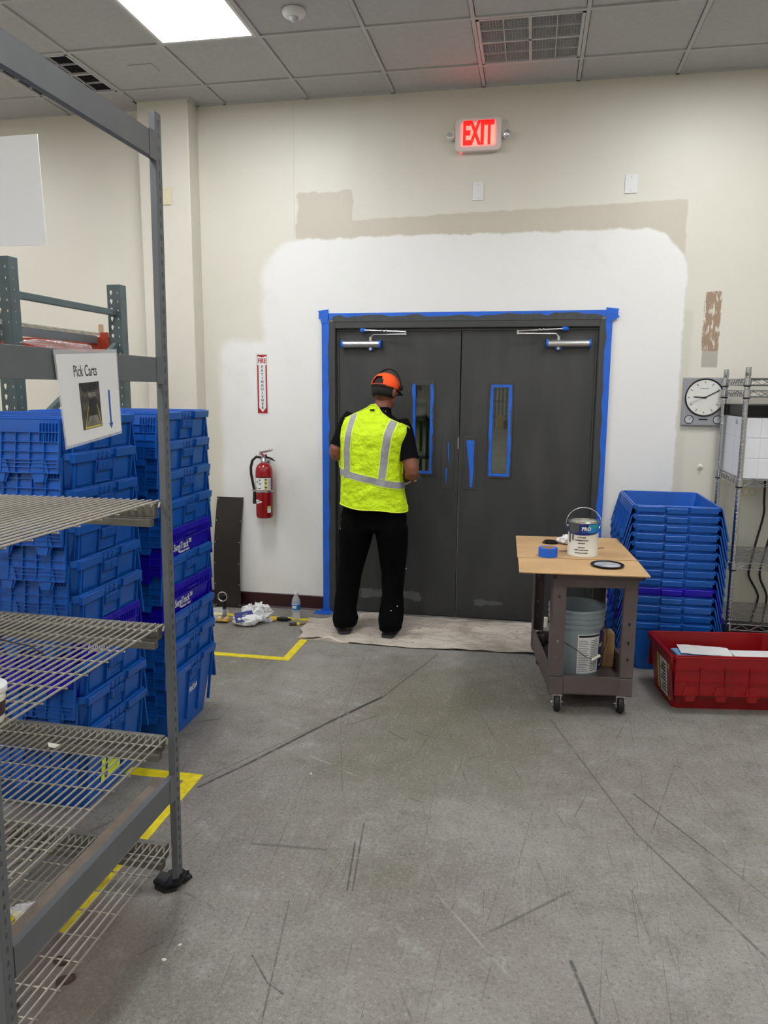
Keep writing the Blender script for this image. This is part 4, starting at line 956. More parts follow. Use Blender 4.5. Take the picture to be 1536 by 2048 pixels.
b = MB(); b.lathe([(cr_+.0008, .134), (cr_+.0008, chh-.010)], 8, None, None, Aa+.45, Aa+1.4); b.build('cyan_print', G['cyan'], r, smooth=True)
b = MB(); b.lathe([(cr_+.0011, .160), (cr_+.0011, chh-.012)], 6, None, None, Aa+.5, Aa+1.2); b.build('teal_print', G['teal'], r, smooth=True)
def wrap_text(body, size, mt, z, a0, rad, parent, sx=.8, bold=.0004, nm='lettering'):
    o = text(body, size, mt, parent, Matrix.Identity(4), nm, bold, sx, depth=.0002)
    for v in o.data.vertices:
        t = a0+v.co.x/rad; v.co = Vector((cos(t)*(rad+.0003+v.co.z), sin(t)*(rad+.0003+v.co.z), z+v.co.y))
    return o
wrap_text('PRO', .026, G['label'], .156, Aa+.33, cr_+.0016, r, 1.0, .0012)
b = MB(); b.lathe([(cr_+.0014, .1385), (cr_+.0014, .1425)], 6, None, None, Aa+.05, Aa+.62); b.build('print_bar', G['cyan'], r)
for i, (z, wd, tx_) in enumerate(((.108, .0085, 'WATER BASED'), (.092, .0085, 'WATERBORNE ACRYLIC'), (.076, .0085, 'SEMI-GLOSS'), (.052, .007, 'EXTRA WHITE'), (.038, .0075, 'INTERIOR ACRYLIC ENAMEL'), (.022, .0075, 'ONE GALLON 3.78 LITERS'))): wrap_text(tx_, wd, G['ink'], z, Aa+.05, cr_+.0004, r)
b = MB()
for a0, a1, zb, k in ((-1.0, -.15, .128, 0), (-.92, -.78, .070, 0), (-.62, -.50, .086, 0)): 
    b.loft([[(cos(Aa+t)*(cr_+.0018), sin(Aa+t)*(cr_+.0018), chh-.004), (cos(Aa+t)*(cr_+.0018), sin(Aa+t)*(cr_+.0018), zb+(abs((t-(a0+a1)/2)/(a1-a0))*.02))] for t in [a0+(a1-a0)*i/6 for i in range(7)]], caps=False, close=False)
b.build('paint_drips', G['paintg'], r, smooth=True)
b = MB()
for s_ in (-1, 1): b.lathe([(.008, 0), (.007, .004), (.001, .006)], 12, T((s_*cr_, 0, .156)) @ Matrix.Rotation(s_*PI/2, 4, 'Y'))
b.build('handle_ears', G['tin'], r, smooth=True)
b = MB(); n = 24
b.tube([(-(cr_+.006), 0, .156), (-(cr_+.014), 0, .150)]+[(-(cr_+.012)*cos(PI*i/n), .012*sin(PI*i/n), .175+.086*sin(PI*i/n)) for i in range(0, n+1)]+[(cr_+.006, 0, .156)], .0022, 6); b.build('wire_handle', G['tin'], r, smooth=True)
r = empty('tape_roll', (.622, -1.262, zt), 'roll of blue masking tape on the cardboard left of the paint can', 'tape roll')
b = MB(); b.lathe([(.036, .0), (.052, 0), (.052, .048), (.036, .048), (.036, 0)], 32); b.build('tape', G['tape'], r, smooth=True)
b = MB(); b.lathe([(.034, .0), (.0362, 0), (.0362, .0485), (.034, .0485), (.034, 0)], 32); b.build('core', G['card'], r, smooth=True)
r = empty('paint_can_lid', (.922, -1.435, zt), 'round can lid smeared with wet grey paint, near the front of the cardboard', 'lid')
b = MB(); b.lathe([(.001, .0), (.078, 0), (.084, .004), (.085, .009), (.081, .011), (.077, .007), (.070, .004), (.001, .004)], 36); b.build('lid_plate', G['blackp'], r, smooth=True)
b = MB(); b.lathe([(.001, .0056), (.066, .0056)], 30); b.build('wet_paint', G['wet'], r)
b = MB()
for k, (a_, c_, e_) in enumerate(((.042, .026, 0), (.036, .030, .006), (.030, .02, .011))):
    b.tube([(a_*cos(2*PI*i/20), c_*sin(2*PI*i/20)*(1+.2*sin(3*i)), .005+e_) for i in range(21)], .0045, 6, caps=False)
o = b.build('cord_coil', G['blackp'], None, True, loc=(.642, -.905, zt)); tag(o, 'small coil of black cord at the back of the cardboard', 'cord')
tag(crumple('rag', (.735, -.90, zt), .048, .036, .026, G['rag'], 2, amp=.45), 'crumpled white rag behind the paint can on the cardboard', 'rag', )
b = MB(); M_ = T((.822, -1.040, zt)) @ Matrix.Rotation(R(31), 4, 'Z'); b.prism([(-.15, -.011), (.13, -.011), (.145, -.006), (.145, .006), (.13, .011), (-.15, .011)], 0, .003, 'z', M_)
tag(b.build('stir_stick', G['wood']), 'flat wooden paint stirrer lying behind the paint can', 'stick')
# bucket in the lower tray
r = empty('plastic_bucket', (.790, -1.285, .1295), 'grey five gallon bucket with a white label in the lower tray of the cart', 'bucket')
b = MB(); b.lathe([(.001, 0), (.130, 0), (.134, .006), (.143, .29), (.150, .291), (.150, .298), (.144, .30), (.144, .318), (.152, .320), (.152, .326), (.145, .328), (.146, .348), (.154, .350), (.154, .356), (.147, .358), (.148, .378), (.155, .380), (.155, .392), (.149, .394), (.145, .392), (.144, .36), (.130, .010), (.001, .008)], 40); b.build('bucket_body', G['bucket'], r, smooth=True)
def cone(b_, a0, a1, z0, z1, off, n=10, k=None): q = lambda z: .1345+.009*z/.29+off; b_.lathe([(q(z0), z0), (q(z1), z1)], n, None, k, a0, a1)
b = MB(); cone(b, Aa+.02, Aa+.98, .045, .265, .0008); b.build('paper_label', G['label'], r, smooth=True)
b = MB(); cone(b, Aa+.98, Aa+1.75, .048, .275, .0008); b.build('blue_label', G['navy'], r, smooth=True)
b = MB(); cone(b, Aa+.06, Aa+.95, .248, .260, .0013)
for i in range(18):
    a0_ = Aa+.06; cone(b, a0_, a0_+.42-.05*(i % 3), .058+.0100*i, .0605+.0100*i, .0013, 5); cone(b, a0_+.48, a0_+.86-.07*(i % 2), .058+.0100*i, .0605+.0100*i, .0013, 5)
b.build('label_print', G['ink'], r)
wrap_text('SUP', .030, G['label'], .19, Aa+1.16, .141, r, .8); wrap_text('5 GAL', .014, G['label'], .075, Aa+1.2, .138, r, .8)
b = MB(); b.tube(smooth_pts([(-.15, -.03, .30), (-.10, -.13, .24), (.0, -.165, .185), (.05, -.163, .150), (.085, -.150, .137)]), .002, 6); b.tube(smooth_pts([(.155, .02, .30), (.162, -.04, .23), (.14, -.11, .17), (.118, -.135, .153)]), .002, 6); b.build('bail_wire', G['dsteel'], r, smooth=True)
b = MB(); b.tube([(.078, -.152, .132), (.122, -.135, .156)], .0085, 12); b.build('handle_grip', G['lens2'], r, smooth=True)
b = MB(); b.box(-.176, -.155, -.045, -.025, .262, .318); b.build('handle_ear', G['lens2'], r, bevel=.003)
r = tag(MB().box(-.03, .03, -.045, .045, 0, .20).build('carton', G['card'], None, loc=(.978, -1.12, .1295), rotz=ca, bevel=.002), 'small brown cardboard box behind the bucket in the lower tray', 'box')
b = MB(); b.tube([(.86, -1.02, .72), (.86, -1.02, .69), (.868, -1.02, .665)], .006, 8); 
tag(b.build('white_hook', G['white'], None, True), 'small white hook hanging under the cart top', 'hook')

# ================================================================ FLOOR THINGS
def tape_line(pts, w_, lab):
    b = MB(); z = .0012
    for (x0, y0), (x1, y1) in zip(pts, pts[1:]):
        d = Vector((x1-x0, y1-y0)).normalized(); n_ = Vector((-d.y, d.x))*w_/2; e = d*w_/2*.98; n = 8
        a = Vector((x0, y0))-e; c = Vector((x1, y1))+e; rings = []
        for i in range(n+1):
            p = a.lerp(c, i/n); q = n_*(1+random.uniform(-.03, .03)); rings.append([(p.x+q.x, p.y+q.y, z), (p.x-q.x, p.y-q.y, z), (p.x-q.x, p.y-q.y, .0002), (p.x+q.x, p.y+q.y, .0002)])
        b.loft(rings); z += .0006
    return tag(b.build('floor_tape', G['yellow']), lab, 'floor tape')
tape_line([(-1.85, -.262), (-.955, -.262), (-.955, -1.085), (-1.85, -1.085)], .052, 'yellow floor tape marking the bay along the wall beside the drop cloth')
tape_line([(-1.35, -2.575), (-.885, -2.575), (-.885, -3.52), (-1.35, -3.52)], .062, 'yellow floor tape corner under the near wire rack')

# drop cloth
def outline(t):  # left edge x as function of y etc.
    return 0
nx, ny = 110, 56; b = MB(); vs = []
def fold(x, y):
    h_ = .0
    h_ += .026*max(0, noise.noise(Vector((x*2.6+4, y*9.+x*1.5, 1.))))+.014*abs(noise.noise(Vector((x*5-y*4, y*17., 8.))))
    h_ += .026*max(0, 1-abs((y+.33-.05*sin(x*4))-.06*x)/.018)*max(0, min(1, (x+.9)*3))*max(0, 1-abs(x+.05)/.75)
    h_ += .022*max(0, 1-abs((y+.22+.04*sin(x*6+1)))/.016)*max(0, 1-abs(x-.1)/.6)
    h_ += .022*max(0, 1-abs((x-.42)+.6*(y+.35))/.02)*max(0, 1-abs(y+.35)/.25)
    h_ += .006*(noise.noise(Vector((x*9, y*14, 5.)))+.6)
    for fx, fy in ((-.765, -.45), (-.405, -.45)):
        d = math.hypot((x-fx)/.10, (y-fy)/.20); h_ *= min(1, max(0, d-.85)*1.4)
    return h_+.003
for i in range(nx+1):
    u = i/nx
    for j_ in range(ny+1):
        v = j_/ny
        xl = -1.06+.07*v+.02*sin(v*9)-(.04*max(0, v-.75)); xr = .60+.01*sin(v*7)
        x = xl+(xr-xl)*u
        yb = -.045+.02*noise.noise(Vector((x*5, 0, 2)))-(.20 if x < -.90 else .20*max(0, (-.84-x)/.06) if x < -.84 else 0)
        yf = -.690-.035*sin(PI*min(1, max(0, (x+.85)/1.1)))-(.02 if x < -.88 else 0)+.014*noise.noise(Vector((x*7, 3, 2)))
        y = yb+(yf-yb)*v
        vs.append((x, y, fold(x, y)))
fs = [(i*(ny+1)+j_, i*(ny+1)+j_+1, (i+1)*(ny+1)+j_+1, (i+1)*(ny+1)+j_) for i in range(nx) for j_ in range(ny)]
b.add(vs, fs)
def canvas_mat():
    s = NT('paint_spotted_canvas'); c = s.mix(s.noise(5, 5, .6), rgb(178, 164, 148), rgb(226, 216, 203))
    c = s.mix(s.M('MULTIPLY', s.ramp(s.noise(16, 5, .75, scale=(1, 1.6, 1)), .62, .66), .85), c, rgb(64, 56, 50))
    c = s.mix(s.M('MULTIPLY', s.ramp(s.noise(3.5, 4, .6, loc=(2, 5, 0)), .48, .66), .6), c, rgb(142, 124, 106))
    s.put(c, s.b.inputs['Base Color']); s.b.inputs['Roughness'].default_value = .9; s.bump(s.M('ADD', s.M('MULTIPLY', s.noise(9, 5, .7, scale=(1, 2.6, 1)), 6.), s.noise(40, 4)), .006); return s.m
dc = b.build('drop_cloth', canvas_mat(), None, True); m_ = dc.modifiers.new('solid', 'SOLIDIFY'); m_.thickness = .002; m_.offset = 1
tag(dc, 'wrinkled paint-spotted canvas drop cloth along the foot of the doors', 'drop cloth')
b = MB(); rings = []
for i in range(15):
    t = i/14; x = -1.0+.36*t; y = -.680-.012*sin(t*9)-.02*t; h_ = .012+.024*math.exp(-((t-.62)/.12)**2)
    rings.append([(x, y-.016, .001), (x, y-.018, h_*.8), (x, y, h_), (x, y+.03, .006), (x, y+.03, .001)])
b.loft(rings); b.build('rolled_edge', G['canvas'], dc, True)

# kick plate leaning on the wall
b = MB(); n = 14
def kp(t, w_): s_ = t*.862; return s_
rings = []
for i in range(n+1):
    t = i/n; z = .004+.852*t; y = -.085+.076*t-.018*sin(PI*t); x = -.012*sin(PI*t*1.0)+.010*t
    rings.append([(x-.107, y, z), (x+.107, y, z), (x+.107, y+.002, z), (x-.107, y+.002, z)])
b.loft(rings); kpo = b.build('kick_plate', G['dsteel'], None, loc=(-1.755, 0, 0)); tag(kpo, 'long dark metal kick plate leaning upright against the wall', 'metal plate')
b = MB()
for i in range(6):
    t = .02+.96*i/5; z = .004+.852*t; y = -.085+.076*t-.018*sin(PI*t); x = -.012*sin(PI*t)+.010*t
    for s_ in (-.098, .098): b.sph((x+s_, y-.001, z), (.004, .002, .004), 8)
b.build('rivets', G['steel'], kpo)

# water bottle
r = empty('water_bottle', (-1.148, -.262, .0035), 'clear plastic water bottle with a blue label beside the door frame', 'bottle')
b = MB(); b.lathe([(.001, .004), (.02, .0), (.030, .004), (.032, .02), (.030, .028), (.032, .036), (.030, .046), (.032, .056), (.032, .13), (.028, .150), (.016, .172), (.0125, .178), (.0125, .188)], 24); b.build('bottle_body', G['pet'], r, smooth=True)
b = MB(); b.lathe([(.0318, .062), (.0328, .064), (.0328, .122), (.0318, .124)], 24); b.build('label', G['cyan'], r, smooth=True)
b = MB(); b.lathe([(.0332, .066), (.0332, .072)], 24); b.lathe([(.0332, .115), (.0332, .121)], 24); b.lathe([(.0332, .085), (.0332, .105)], 6, None, None, -2.2, -1.2); b.build('label_print', G['label'], r)
b = MB(); b.lathe([(.001, .202), (.014, .202), (.0148, .199), (.0148, .184), (.013, .183)][::-1], 20); b.build('cap', G['white'], r, smooth=True)

# wipes pack and rags
r = empty('rag_pack', (-1.44, -.455, .0), 'torn pack of white wiping rags with a dark blue label on the floor', 'rag pack', rz=R(14))
crumple('rag_bundle', (-.01, -.01, .001), .105, .075, .040, G['rag'], 12, amp=.22, parent=r)
crumple('rag', (.075, .055, .001), .072, .055, .066, G['rag'], 15, sub=4, amp=.5, parent=r, fr=4)
crumple('rag', (.0, .065, .001), .06, .045, .062, G['rag'], 18, sub=4, amp=.45, parent=r, fr=4)
b = MB(); Mx = T((-.03, -.045, .072)) @ Matrix.Rotation(R(24), 4, 'Z') @ Matrix.Rotation(R(42), 4, 'X')
b.loft([[(-.07, -.045, 0), (.066, -.040, .003), (.068, .042, .002), (-.066, .038, -.004)], [(-.07, -.045, .002), (.066, -.040, .005), (.068, .042, .004), (-.066, .038, -.002)]], M=Mx); b.build('blue_label', G['navy'], r)
b = MB(); b.box(-.050, -.030, -.026, -.008, .002, .0045, Mx)
for i in range(4): b.box(-.02+.004*i, .045-.006*i, -.018+.011*i, -.0165+.011*i, .0045, .006, Mx)
b.build('label_print', G['label'], r)
# brush
r = empty('scrub_brush', (-1.265, -.355, .0), 'black and yellow handled brush lying beside the white rags', 'brush', rz=R(12))
b = MB(); b.box(-.135, -.03, -.022, .022, .002, .026); b.build('head', G['label'], r, bevel=.004)
b = MB(); b.tube([(-.035, 0, .02), (-.012, .0, .022), (.0, 0, .022)], [.014, .015, .012], 12); b.build('yellow_collar', G['yelp'], r, smooth=True)
b = MB(); b.tube([(-.002, 0, .022), (.03, 0, .021), (.07, 0, .019), (.088, 0, .017), (.105, .004, .016)], [.012, .016, .015, .009, .006], 12); b.build('handle', G['blackp'], r, smooth=True)
# flat brush on the cloth edge
r = empty('paint_brush', (-1.10, -.40, .001), 'paint-crusted flat brush lying on the floor at the cloth corner', 'brush', rz=R(18))
b = MB(); b.box(-.055, -.0, -.020, .020, .001, .014); b.build('bristles', G['dust'], r, bevel=.004)
b = MB(); b.box(0, .022, -.021, .021, .001, .015); b.build('ferrule', G['olive'], r, bevel=.002)
b = MB(); b.tube([(.02, 0, .009), (.05, 0, .010), (.11, 0, .010)], [.010, .008, .009], 10); b.build('handle', G['wood'], r, smooth=True)
# black and yellow tool with ring
r = empty('hand_tool', (-1.655, -.44, .001), 'black hand tool with a metal ring and yellow base, in a clear wrapper', 'tool')
b = MB(); b.tube([(.02, .0, .03), (.012, .02, .10), (.005, .03, .17)], [.020, .014, .018], 12); b.sph((.004, .032, .175), (.026, .02, .024), 12); b.build('handle', G['blackp'], r, smooth=True)
b = MB(); b.tube([(.004+.034*cos(2*PI*i/24), .010, .185+.034*sin(2*PI*i/24)) for i in range(25)], .0042, 8, caps=False); b.build('ring', G['steel'], r, smooth=True)
b = MB(); b.box(-.03, .05, -.03, .03, .001, .022); b.sph((.03, 0, .028), (.026, .022, .015), 10); b.sph((-.018, 0, .026), (.02, .022, .014), 10); b.build('yellow_base', G['yelp'], r, bevel=.004)
b = MB(); b.box(-.035, .055, -.034, -.031, .003, .012); b.build('black_trim', G['blackp'], r)
crumple('clear_wrapper', (-.03, -.02, .001), .075, .055, .055, G['film'], 22, sub=3, amp=.35, parent=r)
# small debris
for i, (x, y, s_) in enumerate(((-.506, -3.593, .010), (-.487, -3.526, .008), (-.392, -2.44, .007), (.093, -2.64, .004), (-.60, -1.56, .004), (-1.19, -.50, .006))):
    tag(crumple('paint_chip', (x, y, .0002), s_, s_*.6, s_*.25, G['white'], 30+i, sub=1, amp=.3, rz=i), ('larger white paint chip on the floor near the rack foot', 'smaller white paint chip on the floor near the rack foot', 'white paint chip in the middle of the open floor', 'tiny white chip right of the floor centre', 'tiny white chip near the far tote stack', 'tiny white chip beside the flat brush')[i], 'paint chip')
for i, (x, y) in enumerate(((-.80, -3.66), (-.745, -3.72), (-.83, -3.84))):
    tag(crumple('dirt_clump', (x, y, .0003), .026, .015, .006, G['dust'], 50+i, sub=2, amp=.6, rz=i*.7), ('brown dirt clump furthest back beneath the near rack', 'brown dirt clump in the middle beneath the near rack', 'brown dirt clump closest to the camera beneath the near rack')[i], 'debris')

# ================================================================ PERSON
person = empty('person', (0, 0, 0), 'person in lime hi-vis vest, black trousers and orange cap facing the doors', 'person')
lerp = lambda a, b_, t: a+(b_-a)*t
def tab(t, pts):
    if t <= pts[0][0]: return pts[0][1]
    for (a, x), (c, y) in zip(pts, pts[1:]):
        if t <= c: q = (t-a)/(c-a); q = q*q*(3-2*q)*.4+q*.6; return x+(y-x)*q
    return pts[-1][1]
LEFT = [(.85, -.756), (.91, -.757), (1.1, -.752), (1.22, -.757), (1.30, -.764), (1.42, -.764), (1.47, -.752), (1.50, -.72), (1.60, -.60)]
RIGHT = [(.85, -.308), (.88, -.310), (1.05, -.338), (1.19, -.340), (1.30, -.326), (1.40, -.298), (1.45, -.302), (1.49, -.34), (1.60, -.42)]
TOP = [(-1, 1.455), (-.9, 1.495), (-.62, 1.532), (-.42, 1.555), (-.28, 1.577), (.0, 1.583), (.22, 1.562), (.42, 1.520), (.62, 1.490), (.85, 1.458), (1, 1.435)]
def vest_pt(u, v, off, back=True, s=1.):
    z = lerp(.905-.0175*(u+1)+.004*sin(u*5), tab(u, TOP), v)
    if not back: z = lerp(.90, tab(u, TOP)-.0, v)
    x = lerp(tab(z, LEFT), tab(z, RIGHT), (u+1)/2)
    if not back and v > .85: pass
    d = tab(z, [(.85, .170), (1.0, .150), (1.2, .130), (1.38, .125), (1.47, .105), (1.53, .085), (1.6, .078)])
    yc = tab(z, [(.85, -.415), (1.1, -.425), (1.35, -.435), (1.5, -.405), (1.6, -.388)])
    f = (1-abs(u)**2.6)**.5 if abs(u) < 1 else 0
    y = yc+(-1 if back else 1)*(d*f+off*min(1, f*3))
    w_ = .004*max(0, noise.noise(Vector((x*30-z*22, z*16+x*18, 7))))+.006*noise.noise(Vector((x*9, z*4, 1 if back else 9)))+.0045*noise.noise(Vector((x*16-z*12, z*9+x*6, 3)))
    if z < 1.1: w_ *= 1.9
    y += w_*f
    x += (u)*off*(1-f)
    return Vector((x, y, z))
def garment(off, v0, v1, name, mt, nu=40, nv=56):
    b = MB(); rings = []
    for j_ in range(nv+1):
        v = lerp(v0, v1, j_/nv); ring = []
        for i in range(nu*2):
            a_ = PI*i/nu; u = cos(a_); ring.append(vest_pt(u, v, off, back=sin(a_) <= 0))
        rings.append(ring)
    b.loft(rings, caps=False); return b.build(name, mt, person, True)
v_ = garment(.010, 0, 1, 'hi_vis_vest', G['vest']); m_ = v_.modifiers.new('solid', 'SOLIDIFY'); m_.thickness = .003; m_.offset = -1
v_.data.materials[0] = G['vest']
# stripes follow the same surface
def solve_u(xt, v, back=True):
    lo, hi = -1, 1
    for _ in range(24):
        m_ = (lo+hi)/2
        if vest_pt(m_, v, 0, back).x < xt: lo = m_
        else: hi = m_
    return (lo+hi)/2
def solve_v(zt_, u, back=True):
    lo, hi = 0, 1
    for _ in range(24):
        m_ = (lo+hi)/2
        if vest_pt(u, m_, 0, back).z < zt_: lo = m_
        else: hi = m_
    return (lo+hi)/2
def vstripe(xf, w_, v0, off, mt, nm, back=True):
    b = MB(); rings = []
    for j_ in range(41):
        v = lerp(v0, 1., j_/40); z = vest_pt(0, v, 0).z; xc = tab(z, xf)
        rings.append([vest_pt(solve_u(xc+w_*q, v, back), v, off, back) for q in (-.5, -.25, 0, .25, .5)])
    b.loft(rings, caps=False, close=False); return b.build(nm, mt, v_, True)
for back in (True, False):
    vl = .31
    for xf in ([(1.10, -.690), (1.3, -.692), (1.42, -.683), (1.58, -.655)], [(1.10, -.452), (1.3, -.436), (1.42, -.420), (1.58, -.385)]):
        vstripe(xf, .058, vl, .0125, G['trim'], 'stripe_edging', back); vstripe(xf, .044, vl, .0140, G['refl'], 'reflective_stripe', back)
zs = lambda u: 1.135-.045*(u+1)
for w_, off, mt, nm in ((.058, .0135, G['trim'], 'stripe_edging'), (.044, .0155, G['refl'], 'reflective_stripe')):
    b = MB(); rings = []
    for i in range(97):
        a_ = 2*PI*i/96; u = cos(a_)*.9995; bk = sin(a_) <= 0
        rings.append([vest_pt(u, solve_v(zs(u)+w_*q, u, bk), off, bk) for q in (-.5, -.17, .17, .5)])
    b.loft(rings, caps=False, close=False); b.build(nm, mt, v_, True)
# hem and armhole binding, brand tab
b = MB(); b.tube([vest_pt(cos(2*PI*i/80)*.9995, 0, .011, sin(2*PI*i/80) <= 0) for i in range(81)], .0042, 6, caps=False); b.build('hem_binding', G['trim'], v_, True)
b = MB()
for u in (-.985, .985): b.tube([vest_pt(u, lerp(.45, .995, i/24), .014, True)+Vector((u*.002, -.002, 0)) for i in range(25)], .0036, 6)
b.tube([vest_pt(lerp(-.985, .985, i/50), 1, .012, True) for i in range(51)], .0036, 6); b.build('binding', G['trim'], v_, True)
p0 = vest_pt(-.02, .955, .016); b = MB(); b.box(p0.x-.022, p0.x+.010, p0.y-.004, p0.y-.001, p0.z-.011, p0.z-.001, None); o = b.build('neck_tab', G['blackp'], v_)
# shirt: torso plus sleeves
b = MB(); rings = []
for j_ in range(30):
    v = lerp(.1, 1, j_/29)
    rings.append([vest_pt(cos(PI*i/20), v, -.006, sin(PI*i/20) <= 0) for i in range(40)])
b.loft(rings)
def limb(b_, pts, n=18): b_.tube(smooth_pts([p for p, r_ in pts], 5), [x for x in interp([r_ for p, r_ in pts], 5)], n)
def interp(v, n): 
    out = []
    for i in range(len(v)-1): out += [v[i]+(v[i+1]-v[i])*k/n for k in range(n)]
    return out+[v[-1]]
SHL, ELL, WRL = (-.715, -.415, 1.445), (-.790, -.470, 1.255), (-.665, -.235, 1.150)
SHR, ELR, WRR = (-.335, -.415, 1.400), (-.262, -.480, 1.135), (-.345, -.255, 1.065)
def along(a, c, t): return tuple(lerp(x, y, t) for x, y in zip(a, c))
limb(b, [(along(SHL, ELL, -.35), .05), (SHL, .066), (along(SHL, ELL, .5), .060), (along(SHL, ELL, .80), .060)])
limb(b, [(along(SHR, ELR, -.28), .05), (SHR, .068), (along(SHR, ELR, .45), .064), (along(SHR, ELR, .68), .066)])
b.loft([[(-.485+a_*cos(PI*i/14), y+a_*1.05*sin(PI*i/14), z) for i in range(28)] for a_, y, z in ((.070, -.40, 1.47), (.063, -.392, 1.53), (.061, -.388, 1.565))], caps=False)
b.build('t_shirt', G['shirt'], person, True)
# trousers
b = MB()
def ering(cx, cy, z, hx, hy, n=28, tw=0.): return [(cx+hx*cos(2*PI*i/n), cy+hy*sin(2*PI*i/n), z+tw*cos(2*PI*i/n)) for i in range(n)]
def leg(spec, seed):
    rings = []
    for i in range(len(spec)-1):
        for k in range(4):
            t = k/4; s_ = [lerp(a, c, t) for a, c in zip(spec[i], spec[i+1])]; rings.append(s_)
    rings.append(list(spec[-1])); out = []
    for cx, cy, z, hx, hy in rings:
        rg = []
        for i in range(28):
            a_ = 2*PI*i/28; q = 1+.05*noise.noise(Vector((cos(a_)*1.5+seed, sin(a_)*1.5, z*9)))+.05*(noise.noise(Vector((cos(a_)*1.2+seed, sin(a_), z*26))) if z < .35 else 0)
            rg.append((cx+hx*q*cos(a_), cy+hy*q*sin(a_), z))
        out.append(rg)
    b.loft(out)
leg([(-.630, -.42, .90, .095, .11), (-.655, -.425, .74, .121, .13), (-.675, -.415, .58, .106, .115), (-.700, -.405, .44, .088, .100), (-.718, -.43, .28, .078, .090), (-.726, -.455, .17, .080, .092), (-.722, -.472, .10, .088, .108), (-.722, -.472, .055, .080, .104)], 1)
leg([(-.435, -.42, .90, .095, .11), (-.412, -.425, .74, .118, .13), (-.400, -.415, .58, .102, .115), (-.398, -.405, .44, .084, .100), (-.395, -.43, .28, .072, .088), (-.397, -.455, .18, .084, .094), (-.397, -.478, .11, .084, .106), (-.400, -.482, .050, .074, .102)], 7)
b.loft([ering(-.533, -.415, 1.02, .19, .10), ering(-.533, -.415, .92, .205, .115), ering(-.535, -.42, .82, .232, .132), ering(-.533, -.42, .745, .225, .130), ering(-.533, -.42, .715, .12, .09)])
b.build('trousers', G['bfab'], person, True)
b = MB(); b.tube([(-.765, -.50, .80), (-.745, -.545, .775), (-.735, -.56, .745)], .004, 6); b.build('carabiner', G['dsteel'], person, True)
b = MB()
for x, y, z in ((-.385, -.545, .195), (-.345, -.53, .225), (-.300, -.45, .47), (-.305, -.44, .60)): b.sph((x, y, z), .004, 8)
b.build('paint_specks', G['white'], person)
# shoes
def shoe(cx, cy, ang, nm_logo=False):
    M_ = T((cx, cy, .0065)) @ Matrix.Rotation(ang, 4, 'Z'); b = MB()
    sec = [(-.078, .024, .030, .060), (-.072, .034, .030, .078), (-.055, .041, .05, .088), (-.02, .040, .05, .088), (.04, .042, .05, .080), (.10, .047, .045, .062), (.16, .047, .04, .048), (.20, .036, .03, .040), (.215, .016, .02, .030)]
    rings = []
    for y, hw_, _, hz in sec: rings.append([(hw_*cos(a_), y, .016+(hz-.016)*max(0, sin(a_))**.55 if sin(a_) > 0 else .016) for a_ in [2*PI*i/20 for i in range(20)]])
    b.loft(rings, M=M_); s_ = b.build('shoe', G['shoe'], person, True)
    b = MB(); b.loft([[(1.06*hw_*q, y*1.03, z) for q, z in ((-1, 0), (1, 0), (1.02, .020), (-1.02, .020))] for y, hw_, _, hz in sec], M=M_); b.build('sole', G['sole'], s_, False, .002)
    b = MB(); b.loft([[(.030*cos(a_), -.035+.042*sin(a_), z) for a_ in [2*PI*i/16 for i in range(16)]] for z in (.06, .115)], M=M_); b.build('ankle_collar', G['shoe'], s_, True)
    if nm_logo:
        b = MB(); b.box(-.012, .012, -.0035, .0035, 0, .002, M_ @ T((.018, -.079, .050)) @ Matrix.Rotation(R(85), 4, 'X') @ Matrix.Rotation(R(45), 4, 'Z')); b.box(-.012, .012, -.0035, .0035, 0, .002, M_ @ T((.018, -.079, .050)) @ Matrix.Rotation(R(85), 4, 'X') @ Matrix.Rotation(R(-45), 4, 'Z')); b.build('x_mark', G['logo'], s_)
shoe(-.735, -.478, R(22), True); shoe(-.403, -.492, R(-3))
# one continuous body (remeshed)
b = MB()
HM = T((-.468, -.375, 1.668)) @ Matrix.Rotation(R(-26), 4, 'Z') @ Matrix.Rotation(R(-13), 4, 'X')
b.sph((0, -.004, .012), (.078, .094, .096), 20, M=HM); b.sph((0, .030, -.050), (.056, .064, .062), 16, M=HM); b.sph((0, .06, -.075), (.034, .034, .030), 14, M=HM)
b.tube([HM @ Vector(p) for p in ((0, .092, .012), (0, .106, -.012), (0, .102, -.024))], [.008, .012, .012], 10)
b.sph((0, .086, -.052), (.024, .014, .009), 12, M=HM); b.sph((0, .080, .028), (.045, .014, .010), 12, M=HM)
for s_ in (-1, 1): b.sph((s_*.080, -.006, -.010), (.011, .022, .034), 12, M=HM); b.sph((s_*.088, -.014, -.006), (.010, .014, .026), 10, M=HM)
b.tube([(-.470, -.372, 1.640), (-.478, -.385, 1.585), (-.488, -.405, 1.50), (-.50, -.42, 1.42)], [.058, .056, .062, .09], 18)
b.loft([ering(-.50, -.41, 1.50, .07, .05), ering(-.51, -.42, 1.42, .14, .075), ering(-.52, -.43, 1.30, .170, .105), ering(-.525, -.42, 1.12, .160, .10), ering(-.533, -.42, .98, .170, .105), ering(-.533, -.42, .85, .180, .11), ering(-.533, -.42, .75, .15, .09)])
def t2(pts): b.tube(smooth_pts([p for p, r_ in pts], 4), interp([r_ for p, r_ in pts], 4), 14)
t2([(SHL, .055), (along(SHL, ELL, .5), .050), (ELL, .044), (along(ELL, WRL, .35), .043), (WRL, .027)])
t2([(SHR, .056), (along(SHR, ELR, .5), .053), (ELR, .047), (along(ELR, WRR, .35), .045), (WRR, .028)])
